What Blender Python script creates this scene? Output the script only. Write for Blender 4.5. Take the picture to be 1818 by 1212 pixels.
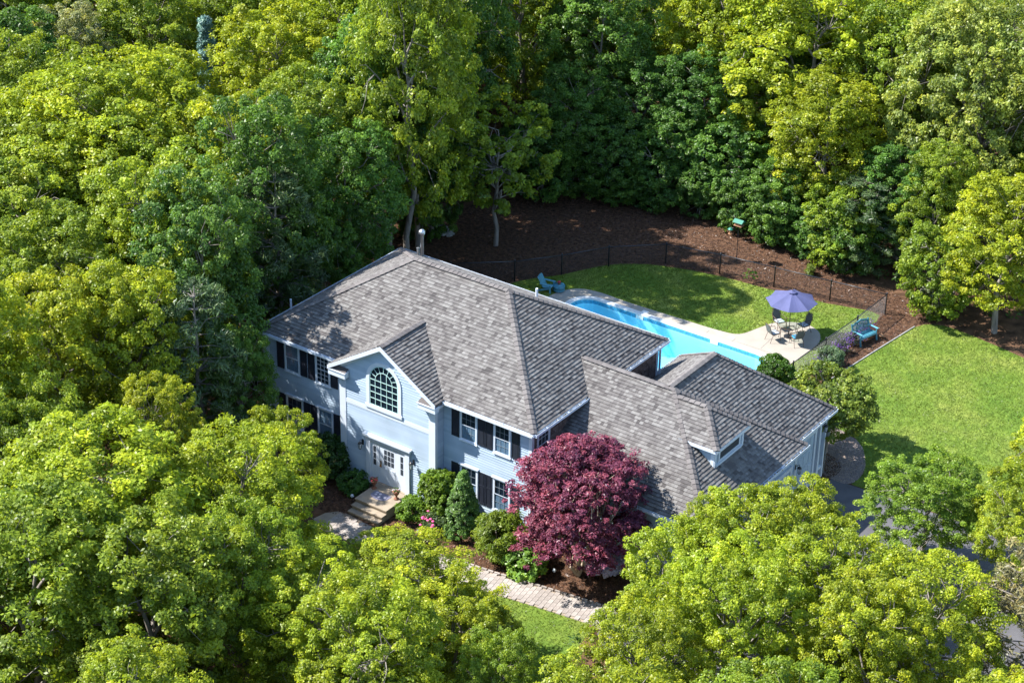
import bpy, math, random
import numpy as np
from mathutils import Vector, Matrix
random.seed(7)
RNG = np.random.default_rng(11)
S = bpy.context.scene
for o in list(bpy.data.objects): bpy.data.objects.remove(o)

# ---------------------------------------------------------------- camera, sky, sun, exposure
cd = bpy.data.cameras.new('camera'); cam = bpy.data.objects.new('camera', cd); S.collection.objects.link(cam)
cd.sensor_width = 36; cd.lens = 72.29; cd.clip_start = 1; cd.clip_end = 6000
CR = (0.8118884, 0.5835725, 0.0167442); CU = (-0.2895881, 0.3776509, 0.8794990); CF = (-0.5069280, 0.7189040, -0.4756060)
cam.matrix_world = Matrix(((CR[0], CU[0], -CF[0], 55.37308), (CR[1], CU[1], -CF[1], -58.96427), (CR[2], CU[2], -CF[2], 48.50602), (0, 0, 0, 1)))
S.camera = cam
SUN = Vector((-0.80, -0.45, 1.0)).normalized()
W_ = bpy.data.worlds.new('World'); S.world = W_; W_.use_nodes = True
wn = W_.node_tree.nodes; wn.clear()
sky = wn.new('ShaderNodeTexSky'); sky.sky_type = 'NISHITA'; sky.sun_disc = False
sky.sun_elevation = math.asin(SUN.z); sky.sun_rotation = math.atan2(SUN.x, SUN.y)
sky.air_density = 1.3; sky.dust_density = 0.4; sky.ozone_density = 3.0
bg = wn.new('ShaderNodeBackground'); bg.inputs[1].default_value = 0.13
wo = wn.new('ShaderNodeOutputWorld')
W_.node_tree.links.new(sky.outputs[0], bg.inputs[0]); W_.node_tree.links.new(bg.outputs[0], wo.inputs[0])
sd = bpy.data.lights.new('sun', 'SUN'); sd.energy = 5.0; sd.angle = math.radians(0.5); sd.color = (1.0, 0.955, 0.89)
so = bpy.data.objects.new('sun', sd); S.collection.objects.link(so)
so.rotation_euler = SUN.to_track_quat('Z', 'Y').to_euler(); so.location = SUN * 200
S.view_settings.view_transform = 'Standard'; S.view_settings.look = 'None'
S.view_settings.exposure = 1.42; S.view_settings.gamma = 1.0; S.view_settings.use_curve_mapping = False
S.render.engine = 'CYCLES'
S.cycles.max_bounces = 6; S.cycles.diffuse_bounces = 3; S.cycles.transparent_max_bounces = 12

# ---------------------------------------------------------------- materials
def nt(name):
    m = bpy.data.materials.new(name); m.use_nodes = True; t = m.node_tree; t.nodes.clear()
    return m, t, t.nodes, t.links
def ramp(n, pts):
    r = n.new('ShaderNodeValToRGB'); e = r.color_ramp.elements
    while len(e) < len(pts): e.new(0.5)
    for k, (p, c) in enumerate(pts): e[k].position = p; e[k].color = (*c, 1)
    return r
def simple(name, col, rough=0.6, var=0.12, scale=3.0, bump=0.0, bscale=40, metal=0.0, detail=4, stretch=None, col2=None, spec=0.4):
    m, t, n, l = nt(name)
    tc = n.new('ShaderNodeTexCoord'); mp = n.new('ShaderNodeMapping'); l.new(tc.outputs['Object'], mp.inputs[0])
    if stretch: mp.inputs['Scale'].default_value = stretch
    nz = n.new('ShaderNodeTexNoise'); nz.inputs['Scale'].default_value = scale; nz.inputs['Detail'].default_value = detail
    l.new(mp.outputs[0], nz.inputs['Vector'])
    c2 = col2 or tuple(min(1, c * (1 + var)) for c in col); c1 = tuple(c * (1 - var) for c in col)
    r = ramp(n, [(0.3, c1), (0.7, c2)]); l.new(nz.outputs[0], r.inputs[0])
    at = n.new('ShaderNodeAttribute'); at.attribute_name = 'tint'
    b = n.new('ShaderNodeBsdfPrincipled'); l.new(r.outputs[0], b.inputs['Base Color'])
    b.inputs['Roughness'].default_value = rough; b.inputs['Metallic'].default_value = metal; b.inputs['Specular IOR Level'].default_value = spec
    if bump:
        z2 = n.new('ShaderNodeTexNoise'); z2.inputs['Scale'].default_value = bscale; z2.inputs['Detail'].default_value = 6
        l.new(mp.outputs[0], z2.inputs['Vector'])
        bp = n.new('ShaderNodeBump'); bp.inputs['Strength'].default_value = 1; bp.inputs['Distance'].default_value = bump
        l.new(z2.outputs[0], bp.inputs['Height']); l.new(bp.outputs[0], b.inputs['Normal'])
    o = n.new('ShaderNodeOutputMaterial'); l.new(b.outputs[0], o.inputs[0]); n.remove(at)
    return m
def tinted(name, pts, rough=0.85, noise=0.15, nscale=12, bump=0.0, bscale=60, spec=0.25, big=0.12):
    """base colour from each piece's own 'tint' value through a ramp, times fine grain"""
    m, t, n, l = nt(name)
    at = n.new('ShaderNodeAttribute'); at.attribute_name = 'tint'
    r = ramp(n, pts); r.color_ramp.interpolation = 'LINEAR'; l.new(at.outputs['Fac'], r.inputs[0])
    tc = n.new('ShaderNodeTexCoord'); nz = n.new('ShaderNodeTexNoise'); nz.inputs['Scale'].default_value = nscale; nz.inputs['Detail'].default_value = 5
    l.new(tc.outputs['Object'], nz.inputs['Vector'])
    mr = n.new('ShaderNodeMapRange'); mr.inputs['From Min'].default_value = 0.3; mr.inputs['From Max'].default_value = 0.7
    mr.inputs['To Min'].default_value = 1 - noise; mr.inputs['To Max'].default_value = 1 + noise; l.new(nz.outputs[0], mr.inputs[0])
    n3 = n.new('ShaderNodeTexNoise'); n3.inputs['Scale'].default_value = 0.7; n3.inputs['Detail'].default_value = 6; l.new(tc.outputs['Object'], n3.inputs['Vector'])
    m3 = n.new('ShaderNodeMapRange'); m3.inputs['From Min'].default_value = 0.3; m3.inputs['From Max'].default_value = 0.7; m3.inputs['To Min'].default_value = 1 - big; m3.inputs['To Max'].default_value = 1 + big * 0.6; l.new(n3.outputs[0], m3.inputs[0])
    mm = n.new('ShaderNodeMath'); mm.operation = 'MULTIPLY'; l.new(mr.outputs[0], mm.inputs[0]); l.new(m3.outputs[0], mm.inputs[1])
    mx = n.new('ShaderNodeVectorMath'); mx.operation = 'SCALE'; l.new(r.outputs[0], mx.inputs[0]); l.new(mm.outputs[0], mx.inputs['Scale'])
    b = n.new('ShaderNodeBsdfPrincipled'); l.new(mx.outputs[0], b.inputs['Base Color']); b.inputs['Roughness'].default_value = rough; b.inputs['Specular IOR Level'].default_value = spec
    if bump:
        z2 = n.new('ShaderNodeTexNoise'); z2.inputs['Scale'].default_value = bscale; l.new(tc.outputs['Object'], z2.inputs['Vector'])
        bp = n.new('ShaderNodeBump'); bp.inputs['Distance'].default_value = bump; l.new(z2.outputs[0], bp.inputs['Height']); l.new(bp.outputs[0], b.inputs['Normal'])
    o = n.new('ShaderNodeOutputMaterial'); l.new(b.outputs[0], o.inputs[0]); return m
def leafy(name, trans=0.42, warm=(1.3, 1.25, 0.4), gloss=0.016, hue=True):
    """leaf: object colour x per-leaf tint; part of the light passes through"""
    m, t, n, l = nt(name)
    oi = n.new('ShaderNodeObjectInfo'); at = n.new('ShaderNodeAttribute'); at.attribute_name = 'tint'
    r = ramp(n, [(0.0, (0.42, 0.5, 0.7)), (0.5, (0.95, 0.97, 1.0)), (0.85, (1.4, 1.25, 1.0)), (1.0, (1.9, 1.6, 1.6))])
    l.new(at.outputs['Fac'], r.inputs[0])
    m1 = n.new('ShaderNodeVectorMath'); m1.operation = 'MULTIPLY'; l.new(oi.outputs['Color'], m1.inputs[0]); l.new(r.outputs[0], m1.inputs[1])
    tc = n.new('ShaderNodeTexCoord'); nz = n.new('ShaderNodeTexNoise'); nz.inputs['Scale'].default_value = 0.7; nz.inputs['Detail'].default_value = 3
    l.new(tc.outputs['Object'], nz.inputs['Vector'])
    mr = n.new('ShaderNodeMapRange'); mr.inputs['From Min'].default_value = 0.3; mr.inputs['From Max'].default_value = 0.7
    mr.inputs['To Min'].default_value = 0.72; mr.inputs['To Max'].default_value = 1.28; l.new(nz.outputs[0], mr.inputs[0])
    m2 = n.new('ShaderNodeVectorMath'); m2.operation = 'SCALE'; l.new(m1.outputs[0], m2.inputs[0]); l.new(mr.outputs[0], m2.inputs['Scale'])
    d = n.new('ShaderNodeBsdfDiffuse'); l.new(m2.outputs[0], d.inputs[0])
    m3 = n.new('ShaderNodeVectorMath'); m3.operation = 'MULTIPLY'; l.new(m2.outputs[0], m3.inputs[0]); m3.inputs[1].default_value = warm
    tr = n.new('ShaderNodeBsdfTranslucent'); l.new(m3.outputs[0], tr.inputs[0])
    x = n.new('ShaderNodeMixShader'); x.inputs[0].default_value = trans; l.new(d.outputs[0], x.inputs[1]); l.new(tr.outputs[0], x.inputs[2])
    g = n.new('ShaderNodeBsdfGlossy'); g.inputs['Roughness'].default_value = 0.42; g.inputs[0].default_value = (1, 1, 1, 1)
    y = n.new('ShaderNodeMixShader'); y.inputs[0].default_value = gloss; l.new(x.outputs[0], y.inputs[1]); l.new(g.outputs[0], y.inputs[2])
    o = n.new('ShaderNodeOutputMaterial'); l.new(y.outputs[0], o.inputs[0]); return m

M = {}
M['leaf'] = leafy('leaf', 0.45); M['needle'] = leafy('needle', 0.15, (1, 1, .8), 0.03); M['petal'] = leafy('petal', 0.3, (1, 1, 1), 0.02)
M['bark'] = simple('bark', (0.20, 0.18, 0.16), 0.9, 0.4, 2.0, 0.01, 18, stretch=(3, 3, 0.6), spec=0.1)
M['litter'] = simple('leaf_litter', (0.075, 0.045, 0.028), 0.95, 0.5, 1.6, 0.05, 9, detail=10, spec=0.1, col2=(0.15, 0.085, 0.05))
M['mulch'] = simple('mulch', (0.048, 0.028, 0.020), 0.95, 0.4, 5, 0.05, 14, detail=12, spec=0.1, col2=(0.135, 0.075, 0.045))
M['shingle'] = tinted('asphalt_shingle', [(0.0, (0.060, 0.055, 0.054)), (0.25, (0.100, 0.092, 0.089)), (0.6, (0.133, 0.125, 0.119)), (1.0, (0.178, 0.171, 0.163))], 0.92, 0.12, 30, 0.003, 90)
M['cap'] = tinted('ridge_cap_shingle', [(0.0, (0.10, 0.09, 0.088)), (1.0, (0.155, 0.142, 0.136))], 0.92, 0.15, 20)
M['deck'] = simple('roof_deck', (0.10, 0.09, 0.09), 0.9, 0.1)
M['siding'] = tinted('pale_blue_siding', [(0.0, (0.335, 0.425, 0.53)), (1.0, (0.40, 0.49, 0.59))], 0.55, 0.04, 2)
M['trim'] = simple('white_trim', (0.56, 0.62, 0.70), 0.45, 0.04, 2)
M['cedar'] = tinted('cedar_shingle', [(0.0, (0.07, 0.045, 0.04)), (1.0, (0.17, 0.12, 0.105))], 0.9, 0.2, 15)
M['shutter'] = simple('black_blue_shutter', (0.018, 0.022, 0.034), 0.45, 0.15)
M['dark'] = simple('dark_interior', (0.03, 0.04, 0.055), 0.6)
M['curtain'] = simple('pale_curtain', (0.40, 0.45, 0.50), 0.8, 0.12, 6, stretch=(8, 8, 1))
M['grille'] = simple('grey_grille', (0.20, 0.24, 0.28), 0.5)
M['muntin'] = simple('muntin_teal_reflection', (0.42, 0.62, 0.60), 0.5)  # pale teal reflection put into the base colour of the arched window's bars
M['concrete'] = simple('concrete', (0.30, 0.27, 0.23), 0.85, 0.10, 1.2, 0.004, 30, detail=9)
M['step'] = simple('step_stone', (0.27, 0.22, 0.165), 0.85, 0.15, 2.5, 0.004, 30, detail=9)
M['paver'] = tinted('paver', [(0.0, (0.25, 0.22, 0.20)), (0.5, (0.30, 0.265, 0.24)), (1.0, (0.35, 0.315, 0.29))], 0.9, 0.12, 9)
M['asphalt'] = simple('asphalt', (0.085, 0.083, 0.09), 0.9, 0.2, 1.5, 0.004, 60, detail=10)
M['gravel'] = simple('pea_gravel', (0.22, 0.18, 0.16), 0.95, 0.45, 22, 0.02, 30, detail=6)
M['stone'] = simple('grey_stone', (0.26, 0.26, 0.25), 0.9, 0.35, 6, 0.02, 20)
M['liner'] = simple('pool_liner', (0.30, 0.72, 0.84), 0.5, 0.06, 1)
M['lstep'] = simple('pool_step', (0.62, 0.80, 0.84), 0.5, 0.04, 1)
M['tileband'] = simple('waterline_tile', (0.06, 0.28, 0.42), 0.3, 0.4, 14)
M['coping'] = simple('pool_coping', (0.62, 0.63, 0.62), 0.6, 0.05)
M['metal'] = simple('galvanised_metal', (0.45, 0.46, 0.48), 0.35, 0.15, 4, metal=0.85)
M['black'] = simple('black_metal', (0.02, 0.022, 0.026), 0.4, 0.2)
M['fence'] = simple('fence_vinyl', (0.03, 0.032, 0.04), 0.35, 0.2)
M['canopy'] = simple('periwinkle_canvas', (0.070, 0.078, 0.175), 0.8, 0.08, 3)
M['sling'] = simple('grey_green_sling', (0.085, 0.10, 0.10), 0.7, 0.2, 8)
M['bronze'] = simple('bronze_frame', (0.10, 0.06, 0.045), 0.4, 0.2)
M['teal'] = simple('teal_paint', (0.045, 0.18, 0.24), 0.5, 0.15, 5)
M['paleblue'] = simple('pale_blue_paint', (0.10, 0.29, 0.37), 0.5, 0.12, 5)
M['cushion'] = simple('blue_cushion', (0.03, 0.28, 0.50), 0.8)
M['urn'] = simple('rust_urn', (0.20, 0.085, 0.05), 0.7, 0.3, 14)
M['mat'] = simple('blue_grey_mat', (0.17, 0.17, 0.24), 0.95, 0.15, 10)
M['matflower'] = simple('mat_flower_print', (0.55, 0.52, 0.58), 0.95, 0.1)
M['brass'] = simple('worn_brass', (0.35, 0.2, 0.08), 0.4, 0.2, metal=0.7)
M['feedgreen'] = simple('green_feeder_roof', (0.015, 0.16, 0.11), 0.5)
M['wood'] = simple('feeder_wood', (0.28, 0.15, 0.08), 0.8, 0.2)
M['debris'] = simple('gutter_debris', (0.20, 0.13, 0.05), 0.95, 0.5, 12, 0.02, 30, col2=(0.42, 0.32, 0.14))
def grassy():
    m, t, n, l = nt('lawn_grass')
    tc = n.new('ShaderNodeTexCoord')
    def noise(sc, st, d=6):
        mp = n.new('ShaderNodeMapping'); mp.inputs['Scale'].default_value = st; mp.inputs['Rotation'].default_value = (0, 0, 0.5); l.new(tc.outputs['Object'], mp.inputs[0])
        z = n.new('ShaderNodeTexNoise'); z.inputs['Scale'].default_value = sc; z.inputs['Detail'].default_value = d; l.new(mp.outputs[0], z.inputs['Vector']); return z
    a = noise(0.35, (1, 1, 1)); b = noise(4.5, (1, 0.4, 1), 8); c = noise(26, (1, 1, 1), 3)
    ra = ramp(n, [(0.3, (0.075, 0.14, 0.018)), (0.5, (0.115, 0.172, 0.025)), (0.72, (0.185, 0.215, 0.046))]); l.new(a.outputs[0], ra.inputs[0])
    rb = ramp(n, [(0.3, (0.62, 0.66, 0.6)), (0.55, (1, 1, 1)), (0.75, (1.42, 1.28, 1.3))]); l.new(b.outputs[0], rb.inputs[0])
    rc = ramp(n, [(0.3, (0.85, 0.85, 0.85)), (0.7, (1.15, 1.15, 1.15))]); l.new(c.outputs[0], rc.inputs[0])
    x = n.new('ShaderNodeVectorMath'); x.operation = 'MULTIPLY'; l.new(ra.outputs[0], x.inputs[0]); l.new(rb.outputs[0], x.inputs[1])
    y = n.new('ShaderNodeVectorMath'); y.operation = 'MULTIPLY'; l.new(x.outputs[0], y.inputs[0]); l.new(rc.outputs[0], y.inputs[1])
    p = n.new('ShaderNodeBsdfPrincipled'); l.new(y.outputs[0], p.inputs['Base Color']); p.inputs['Roughness'].default_value = 0.9; p.inputs['Specular IOR Level'].default_value = 0.15
    bp = n.new('ShaderNodeBump'); bp.inputs['Distance'].default_value = 0.06; l.new(b.outputs[0], bp.inputs['Height']); l.new(bp.outputs[0], p.inputs['Normal'])
    o = n.new('ShaderNodeOutputMaterial'); l.new(p.outputs[0], o.inputs[0]); return m
M['grass'] = grassy()
def glass(name, tint, fres=1.45, rough=0.02, bump=0.0):
    m, t, n, l = nt(name)
    tr = n.new('ShaderNodeBsdfTransparent'); tr.inputs[0].default_value = (*tint, 1)
    g = n.new('ShaderNodeBsdfGlossy'); g.inputs['Roughness'].default_value = rough
    f = n.new('ShaderNodeFresnel'); f.inputs[0].default_value = fres
    if bump:
        tc = n.new('ShaderNodeTexCoord'); z = n.new('ShaderNodeTexNoise'); z.inputs['Scale'].default_value = 3.5; z.inputs['Detail'].default_value = 4; l.new(tc.outputs['Object'], z.inputs['Vector'])
        bp = n.new('ShaderNodeBump'); bp.inputs['Distance'].default_value = bump; l.new(z.outputs[0], bp.inputs['Height']); l.new(bp.outputs[0], g.inputs['Normal']); l.new(bp.outputs[0], f.inputs['Normal'])
    gm = n.new('ShaderNodeNewGeometry'); iv = n.new('ShaderNodeMath'); iv.operation = 'SUBTRACT'; iv.inputs[0].default_value = 1.0; l.new(gm.outputs['Backfacing'], iv.inputs[1])
    fm = n.new('ShaderNodeMath'); fm.operation = 'MULTIPLY'; l.new(f.outputs[0], fm.inputs[0]); l.new(iv.outputs[0], fm.inputs[1])
    x = n.new('ShaderNodeMixShader'); l.new(fm.outputs[0], x.inputs[0]); l.new(tr.outputs[0], x.inputs[1]); l.new(g.outputs[0], x.inputs[2])
    o = n.new('ShaderNodeOutputMaterial'); l.new(x.outputs[0], o.inputs[0]); return m
M['glass'] = glass('window_glass', (0.72, 0.80, 0.86), 1.6)
M['water'] = glass('pool_water', (0.97, 0.99, 1.0), 1.33, 0.02, 0.03)
va = M['water'].node_tree.nodes.new('ShaderNodeVolumeAbsorption'); va.inputs['Color'].default_value = (0.05, 0.72, 0.93, 1); va.inputs['Density'].default_value = 0.12
M['water'].node_tree.links.new(va.outputs[0], M['water'].node_tree.nodes['Material Output'].inputs['Volume'])
M['tableglass'] = glass('table_glass', (0.9, 0.95, 0.93), 1.9)

# ---------------------------------------------------------------- builders
COL = S.collection
class MB:
    def __init__(s): s.v = []; s.f = []; s.t = []
    def add(s, vs, fs, tint=0.5):
        b = len(s.v); s.v += [tuple(map(float, v)) for v in vs]; s.f += [tuple(i + b for i in f) for f in fs]; s.t += [tint] * len(fs); return s
    def box(s, x0, x1, y0, y1, z0, z1, tint=0.5):
        return s.add([(x0, y0, z0), (x1, y0, z0), (x1, y1, z0), (x0, y1, z0), (x0, y0, z1), (x1, y0, z1), (x1, y1, z1), (x0, y1, z1)],
                     [(0, 3, 2, 1), (4, 5, 6, 7), (0, 1, 5, 4), (1, 2, 6, 5), (2, 3, 7, 6), (3, 0, 4, 7)], tint)
    def bar(s, a, b, w, h, up=(0, 0, 1), tint=0.5):
        a = Vector(a); b = Vector(b); d = (b - a).normalized(); u = Vector(up); r = d.cross(u)
        if r.length < 1e-4: r = d.cross(Vector((1, 0, 0)))
        r.normalize(); u = r.cross(d).normalized(); r = r * (w / 2); u = u * (h / 2)
        return s.add([a - r - u, a + r - u, a + r + u, a - r + u, b - r - u, b + r - u, b + r + u, b - r + u],
                     [(0, 3, 2, 1), (4, 5, 6, 7), (0, 1, 5, 4), (1, 2, 6, 5), (2, 3, 7, 6), (3, 0, 4, 7)], tint)
    def prism(s, poly, dz, tint=0.5):
        """planar 3D polygon extruded along vector dz"""
        n = len(poly); dz = Vector(dz); a = [Vector(p) for p in poly]; b = [p + dz for p in a]
        return s.add(a + b, [tuple(range(n)), tuple(range(2 * n - 1, n - 1, -1))] + [(i, i + n, (i + 1) % n + n, (i + 1) % n) for i in range(n)], tint)
    def tube(s, pts, rs, n=6, cap=True, tint=0.5):
        P = [Vector(p) for p in pts]
        if isinstance(rs, (int, float)): rs = [rs] * len(P)
        vs = []; ref = None
        for i, p in enumerate(P):
            d = (P[min(i + 1, len(P) - 1)] - P[max(i - 1, 0)]).normalized()
            if ref is None: ref = d.orthogonal().normalized()
            ref = (ref - d * ref.dot(d)).normalized(); b = d.cross(ref)
            for k in range(n):
                a = 2 * math.pi * k / n; vs.append(p + (ref * math.cos(a) + b * math.sin(a)) * rs[i])
        fs = [(i * n + k, i * n + (k + 1) % n, (i + 1) * n + (k + 1) % n, (i + 1) * n + k) for i in range(len(P) - 1) for k in range(n)]
        if cap: fs += [tuple(range(n - 1, -1, -1)), tuple(range((len(P) - 1) * n, len(P) * n))]
        return s.add(vs, fs, tint)
    def lathe(s, prof, c=(0, 0, 0), n=16, tint=0.5):
        vs = []
        for r, z in prof:
            for k in range(n): a = 2 * math.pi * k / n; vs.append((c[0] + r * math.cos(a), c[1] + r * math.sin(a), c[2] + z))
        fs = [(i * n + k, i * n + (k + 1) % n, (i + 1) * n + (k + 1) % n, (i + 1) * n + k) for i in range(len(prof) - 1) for k in range(n)]
        fs += [tuple(range(n - 1, -1, -1)), tuple(range((len(prof) - 1) * n, len(prof) * n))]
        return s.add(vs, fs, tint)
    def mesh(s, name, off=(0, 0, 0)):
        me = bpy.data.meshes.new(name)
        me.from_pydata([(v[0] - off[0], v[1] - off[1], v[2] - off[2]) for v in s.v], [], s.f); me.update()
        a = me.attributes.new('tint', 'FLOAT', 'FACE'); a.data.foreach_set('value', s.t); return me
def put(name, me, mat, parent=None, smooth=False):
    if mat is not None and not me.materials: me.materials.append(M[mat])
    o = bpy.data.objects.new(name, me); COL.objects.link(o)
    if parent is not None: o.parent = parent
    if smooth: me.polygons.foreach_set('use_smooth', [True] * len(me.polygons))
    return o
def org(p):
    x = Vector((0, 0, 0))
    while p is not None: x += p.location; p = p.parent
    return x
def part(name, mb, mat, parent, smooth=False, stuff=False):
    o = put(name, mb.mesh(name, org(parent)), mat, parent, smooth)
    if stuff: o['kind'] = 'stuff'
    return o
def thing(name, label, cat, loc=(0, 0, 0), group=None):
    o = bpy.data.objects.new(name, None); o.empty_display_size = 0.3; COL.objects.link(o); o.location = loc
    o['label'] = label; o['category'] = cat
    if group: o['group'] = group
    return o
def tag(o, label, cat, group=None):
    o['label'] = label; o['category'] = cat
    if group: o['group'] = group
    return o
def dup(root, loc, rz=0, sc=(1, 1, 1), label=None, group=None, color=None):
    def cp(o, par):
        c = o.copy(); COL.objects.link(c); c.parent = par
        if color and c.type == 'MESH' and c.name.startswith('crown'): c.color = (*color, 1)
        for ch in KIDS.get(o.name, []): cp(ch, c)
        return c
    KIDS = {}
    for q in root.children_recursive: KIDS.setdefault(q.parent.name, []).append(q)
    r = cp(root, None); r.location = loc; r.rotation_euler = (0, 0, rz); r.scale = sc
    if label: r['label'] = label
    if group: r['group'] = group
    return r
def structure(name, mb, mat, smooth=False):
    o = put(name, mb.mesh(name), mat, None, smooth); o['kind'] = 'structure'; return o
# ================================================================ HOUSE
E0 = 5.6; WX = 14.97; DY = 10.23; RX0, RX1, RY, RZ = 5.40, 10.45, 4.41, 8.96
house = thing('house', 'pale blue two storey house with grey shingle hip roofs and an arched front window', 'house', (0, 0, 0))
roofs = []
def shingles(poly, edir, name='shingles', expo=0.155, mat='shingle', wmin=0.12, wmax=0.21, hi=0.040, lo=0.032, lift=0.004, jit=0.25, seed=0, tints=None):
    """courses of separate tabs over a convex planar polygon; edir = horizontal direction along the eave"""
    P = [Vector(p) for p in poly]; u = Vector(edir).normalized(); n = None
    for i in range(1, len(P) - 1):
        c = (P[i] - P[0]).cross(P[i + 1] - P[0])
        if c.length > 1e-3: n = c.normalized(); break
    if n.z < 0 or (abs(n.z) < 1e-6 and False): n = -n
    v = n.cross(u).normalized()
    if v.z < 0: v = -v
    o = min(P, key=lambda p: p.z)
    Q = [((p - o).dot(u), (p - o).dot(v)) for p in P]; N = len(Q)
    vmax = max(q[1] for q in Q)
    def rng(t):
        xs = []
        for i in range(N):
            a, b = Q[i], Q[(i + 1) % N]
            if abs(a[1] - b[1]) < 1e-9:
                if abs(a[1] - t) < 1e-4: xs += [a[0], b[0]]
                continue
            if min(a[1], b[1]) - 1e-6 <= t <= max(a[1], b[1]) + 1e-6:
                k = (t - a[1]) / (b[1] - a[1]); xs.append(a[0] + k * (b[0] - a[0]))
        return (min(xs), max(xs)) if xs else (0, 0)
    rd = random.Random(seed); mb = MB(); t0 = 1e-4; row = 0
    while t0 < vmax - 0.02:
        t1 = min(t0 + expo, vmax - 1e-4); a0, b0 = rng(t0); a1, b1 = rng(t1)
        lo_ = min(a0, a1); hi_ = max(b0, b1); x = lo_ - rd.uniform(0, 0.3)
        while x < hi_:
            w = rd.uniform(wmin, wmax); x2 = x + w
            A = min(max(x, a0), b0); B = min(max(x2, a0), b0); C = min(max(x2, a1), b1); D = min(max(x, a1), b1)
            if B - A > 0.01 or C - D > 0.01:
                big = rd.random() < 0.6; h = hi if big else lo; h2 = lift
                f = lambda X, T, H: o + u * X + v * T + n * H
                g = 0.002
                vs = [f(A + g, t0, h), f(B - g, t0, h), f(C - g, t1, h2), f(D + g, t1, h2), f(A + g, t0, 0), f(B - g, t0, 0)]
                tv = rd.random() ** 1.0 if tints is None else rd.choice(tints)
                if big: tv = min(1, tv * 0.8 + 0.25)
                else: tv = tv * 0.75
                mb.add(vs, [(0, 1, 2, 3)], tv); mb.add(vs, [(4, 5, 1, 0)], 0.0)
            x = x2
        t0 = t1; row += 1
    return mb
def roof(name, poly_list, label=None):
    """poly_list: (polygon, eave direction). deck = solid slab; each slope's shingles a joined sub-part"""
    slab = MB()
    for poly, ed in poly_list: slab.prism(poly, (0, 0, -0.14))
    r = part('roof', slab, 'deck', house)
    if label: r['label'] = label
    for k, (poly, ed) in enumerate(poly_list):
        part('shingles', shingles(poly, ed, seed=len(roofs) * 10 + k), 'shingle', r, stuff=True)
    roofs.append(r); return r
FL, FR, BR, BL = (0, 0, E0), (WX, 0, E0), (WX, DY, E0), (0, DY, E0); RL = (RX0, RY, RZ); RR = (RX1, RY, RZ)
r1 = roof('roof', [([FL, FR, RR, RL], (1, 0, 0)), ([FR, BR, RR], (0, 1, 0)), ([BR, BL, RL, RR], (1, 0, 0)), ([BL, FL, RL], (0, 1, 0))], 'big hip roof over the two storey block')
GM, GH, GZ, PE = 7.49, 2.89, 7.43, -0.62
YB = (GZ - E0) / ((RZ - E0) / RY)
r2 = roof('roof', [([(GM - GH, PE, E0), (GM, PE, GZ), (GM, YB, GZ), (GM - GH, 0, E0)], (0, 1, 0)),
                   ([(GM + GH, 0, E0), (GM, YB, GZ), (GM, PE, GZ), (GM + GH, PE, E0)], (0, 1, 0))], 'front gable roof above the arched window')
W1 = [(14.3, 1.02, 3.43), (22.59, 1.02, 3.43), (18.41, 5.2, 6.54), (13.55, 5.2, 6.54)]
r3 = roof('roof', [(W1, (1, 0, 0)), ([(22.59, 1.02, 3.43), (22.59, 9.38, 3.43), (18.41, 5.2, 6.54)], (0, 1, 0)),
                   ([(22.59, 9.38, 3.43), (14.3, 9.38, 3.43), (13.55, 5.2, 6.54), (18.41, 5.2, 6.54)], (1, 0, 0))], 'lower hip roof over the front part of the garage')
AX, AY, AZ = 18.15, 8.81, 6.60
r4 = roof('roof', [([(22.14, 5.9, 3.45), (22.14, 12.78, 3.45), (AX, AY, AZ), (AX, 5.32, AZ)], (0, 1, 0)),
                   ([(14.29, 12.78, 3.45), (14.29, 5.9, 3.45), (AX, 5.32, AZ), (AX, AY, AZ)], (0, 1, 0)),
                   ([(22.14, 12.78, 3.45), (14.29, 12.78, 3.45), (AX, AY, AZ)], (1, 0, 0))], 'rear garage roof with its dark ridged slope')
DX, DZE, DYF, DYB, DRZ = 21.4, 5.4, 3.65, 6.35, 6.42
r5 = roof('roof', [([(19.9, DYF, DZE), (DX, DYF, DZE), (20.05, 5.0, DRZ), (18.62, 5.0, DRZ)], (1, 0, 0)),
                   ([(DX, DYF, DZE), (DX, DYB, DZE), (20.05, 5.0, DRZ)], (0, 1, 0)),
                   ([(DX, DYB, DZE), (19.9, DYB, DZE), (18.62, 5.0, DRZ), (20.05, 5.0, DRZ)], (1, 0, 0))], 'little hip roof of the dormer')
# ridge and hip caps: one folded cap shingle mesh, one object per cap
def capmesh():
    mb = MB(); w = 0.15; L = 0.27
    for s in (-1, 1):
        mb.add([(0, 0, 0.055), (L, 0, 0.03), (L, s * w, -0.035), (0, s * w, -0.01)], [(0, 1, 2, 3) if s < 0 else (3, 2, 1, 0)], 0.5)
        mb.add([(0, 0, 0.055), (0, s * w, -0.01), (0, s * w, -0.06), (0, 0, 0.0)], [(0, 1, 2, 3)], 0.2)
    return mb
CM = []
for k in range(4):
    me = capmesh().mesh('ridge_cap'); me.materials.append(M['cap'])
    me.attributes['tint'].data.foreach_set('value', [0.15 + 0.25 * k] * len(me.polygons)); CM.append(me)
def caps(a, b, r, flat=0.0, lift=0.02):
    a = Vector(a); b = Vector(b); d = b - a; L = d.length; n = int(L / 0.235); d.normalize()
    y = Vector((0, 0, 1)).cross(d).normalized(); z = d.cross(y)
    for i in range(n):
        o = bpy.data.objects.new('ridge_cap', random.choice(CM)); COL.objects.link(o); o.parent = r
        p = a + d * (i * L / n) + Vector((0, 0, lift + random.uniform(0, 0.004)))
        o.matrix_local = Matrix(((d.x, y.x, z.x, p.x), (d.y, y.y, z.y, p.y), (d.z, y.z, z.z, p.z), (0, 0, 0, 1)))
caps(FL, RL, r1); caps(FR, RR, r1); caps(BR, RR, r1); caps(RR, RL, r1); caps(BL, RL, r1)
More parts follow.
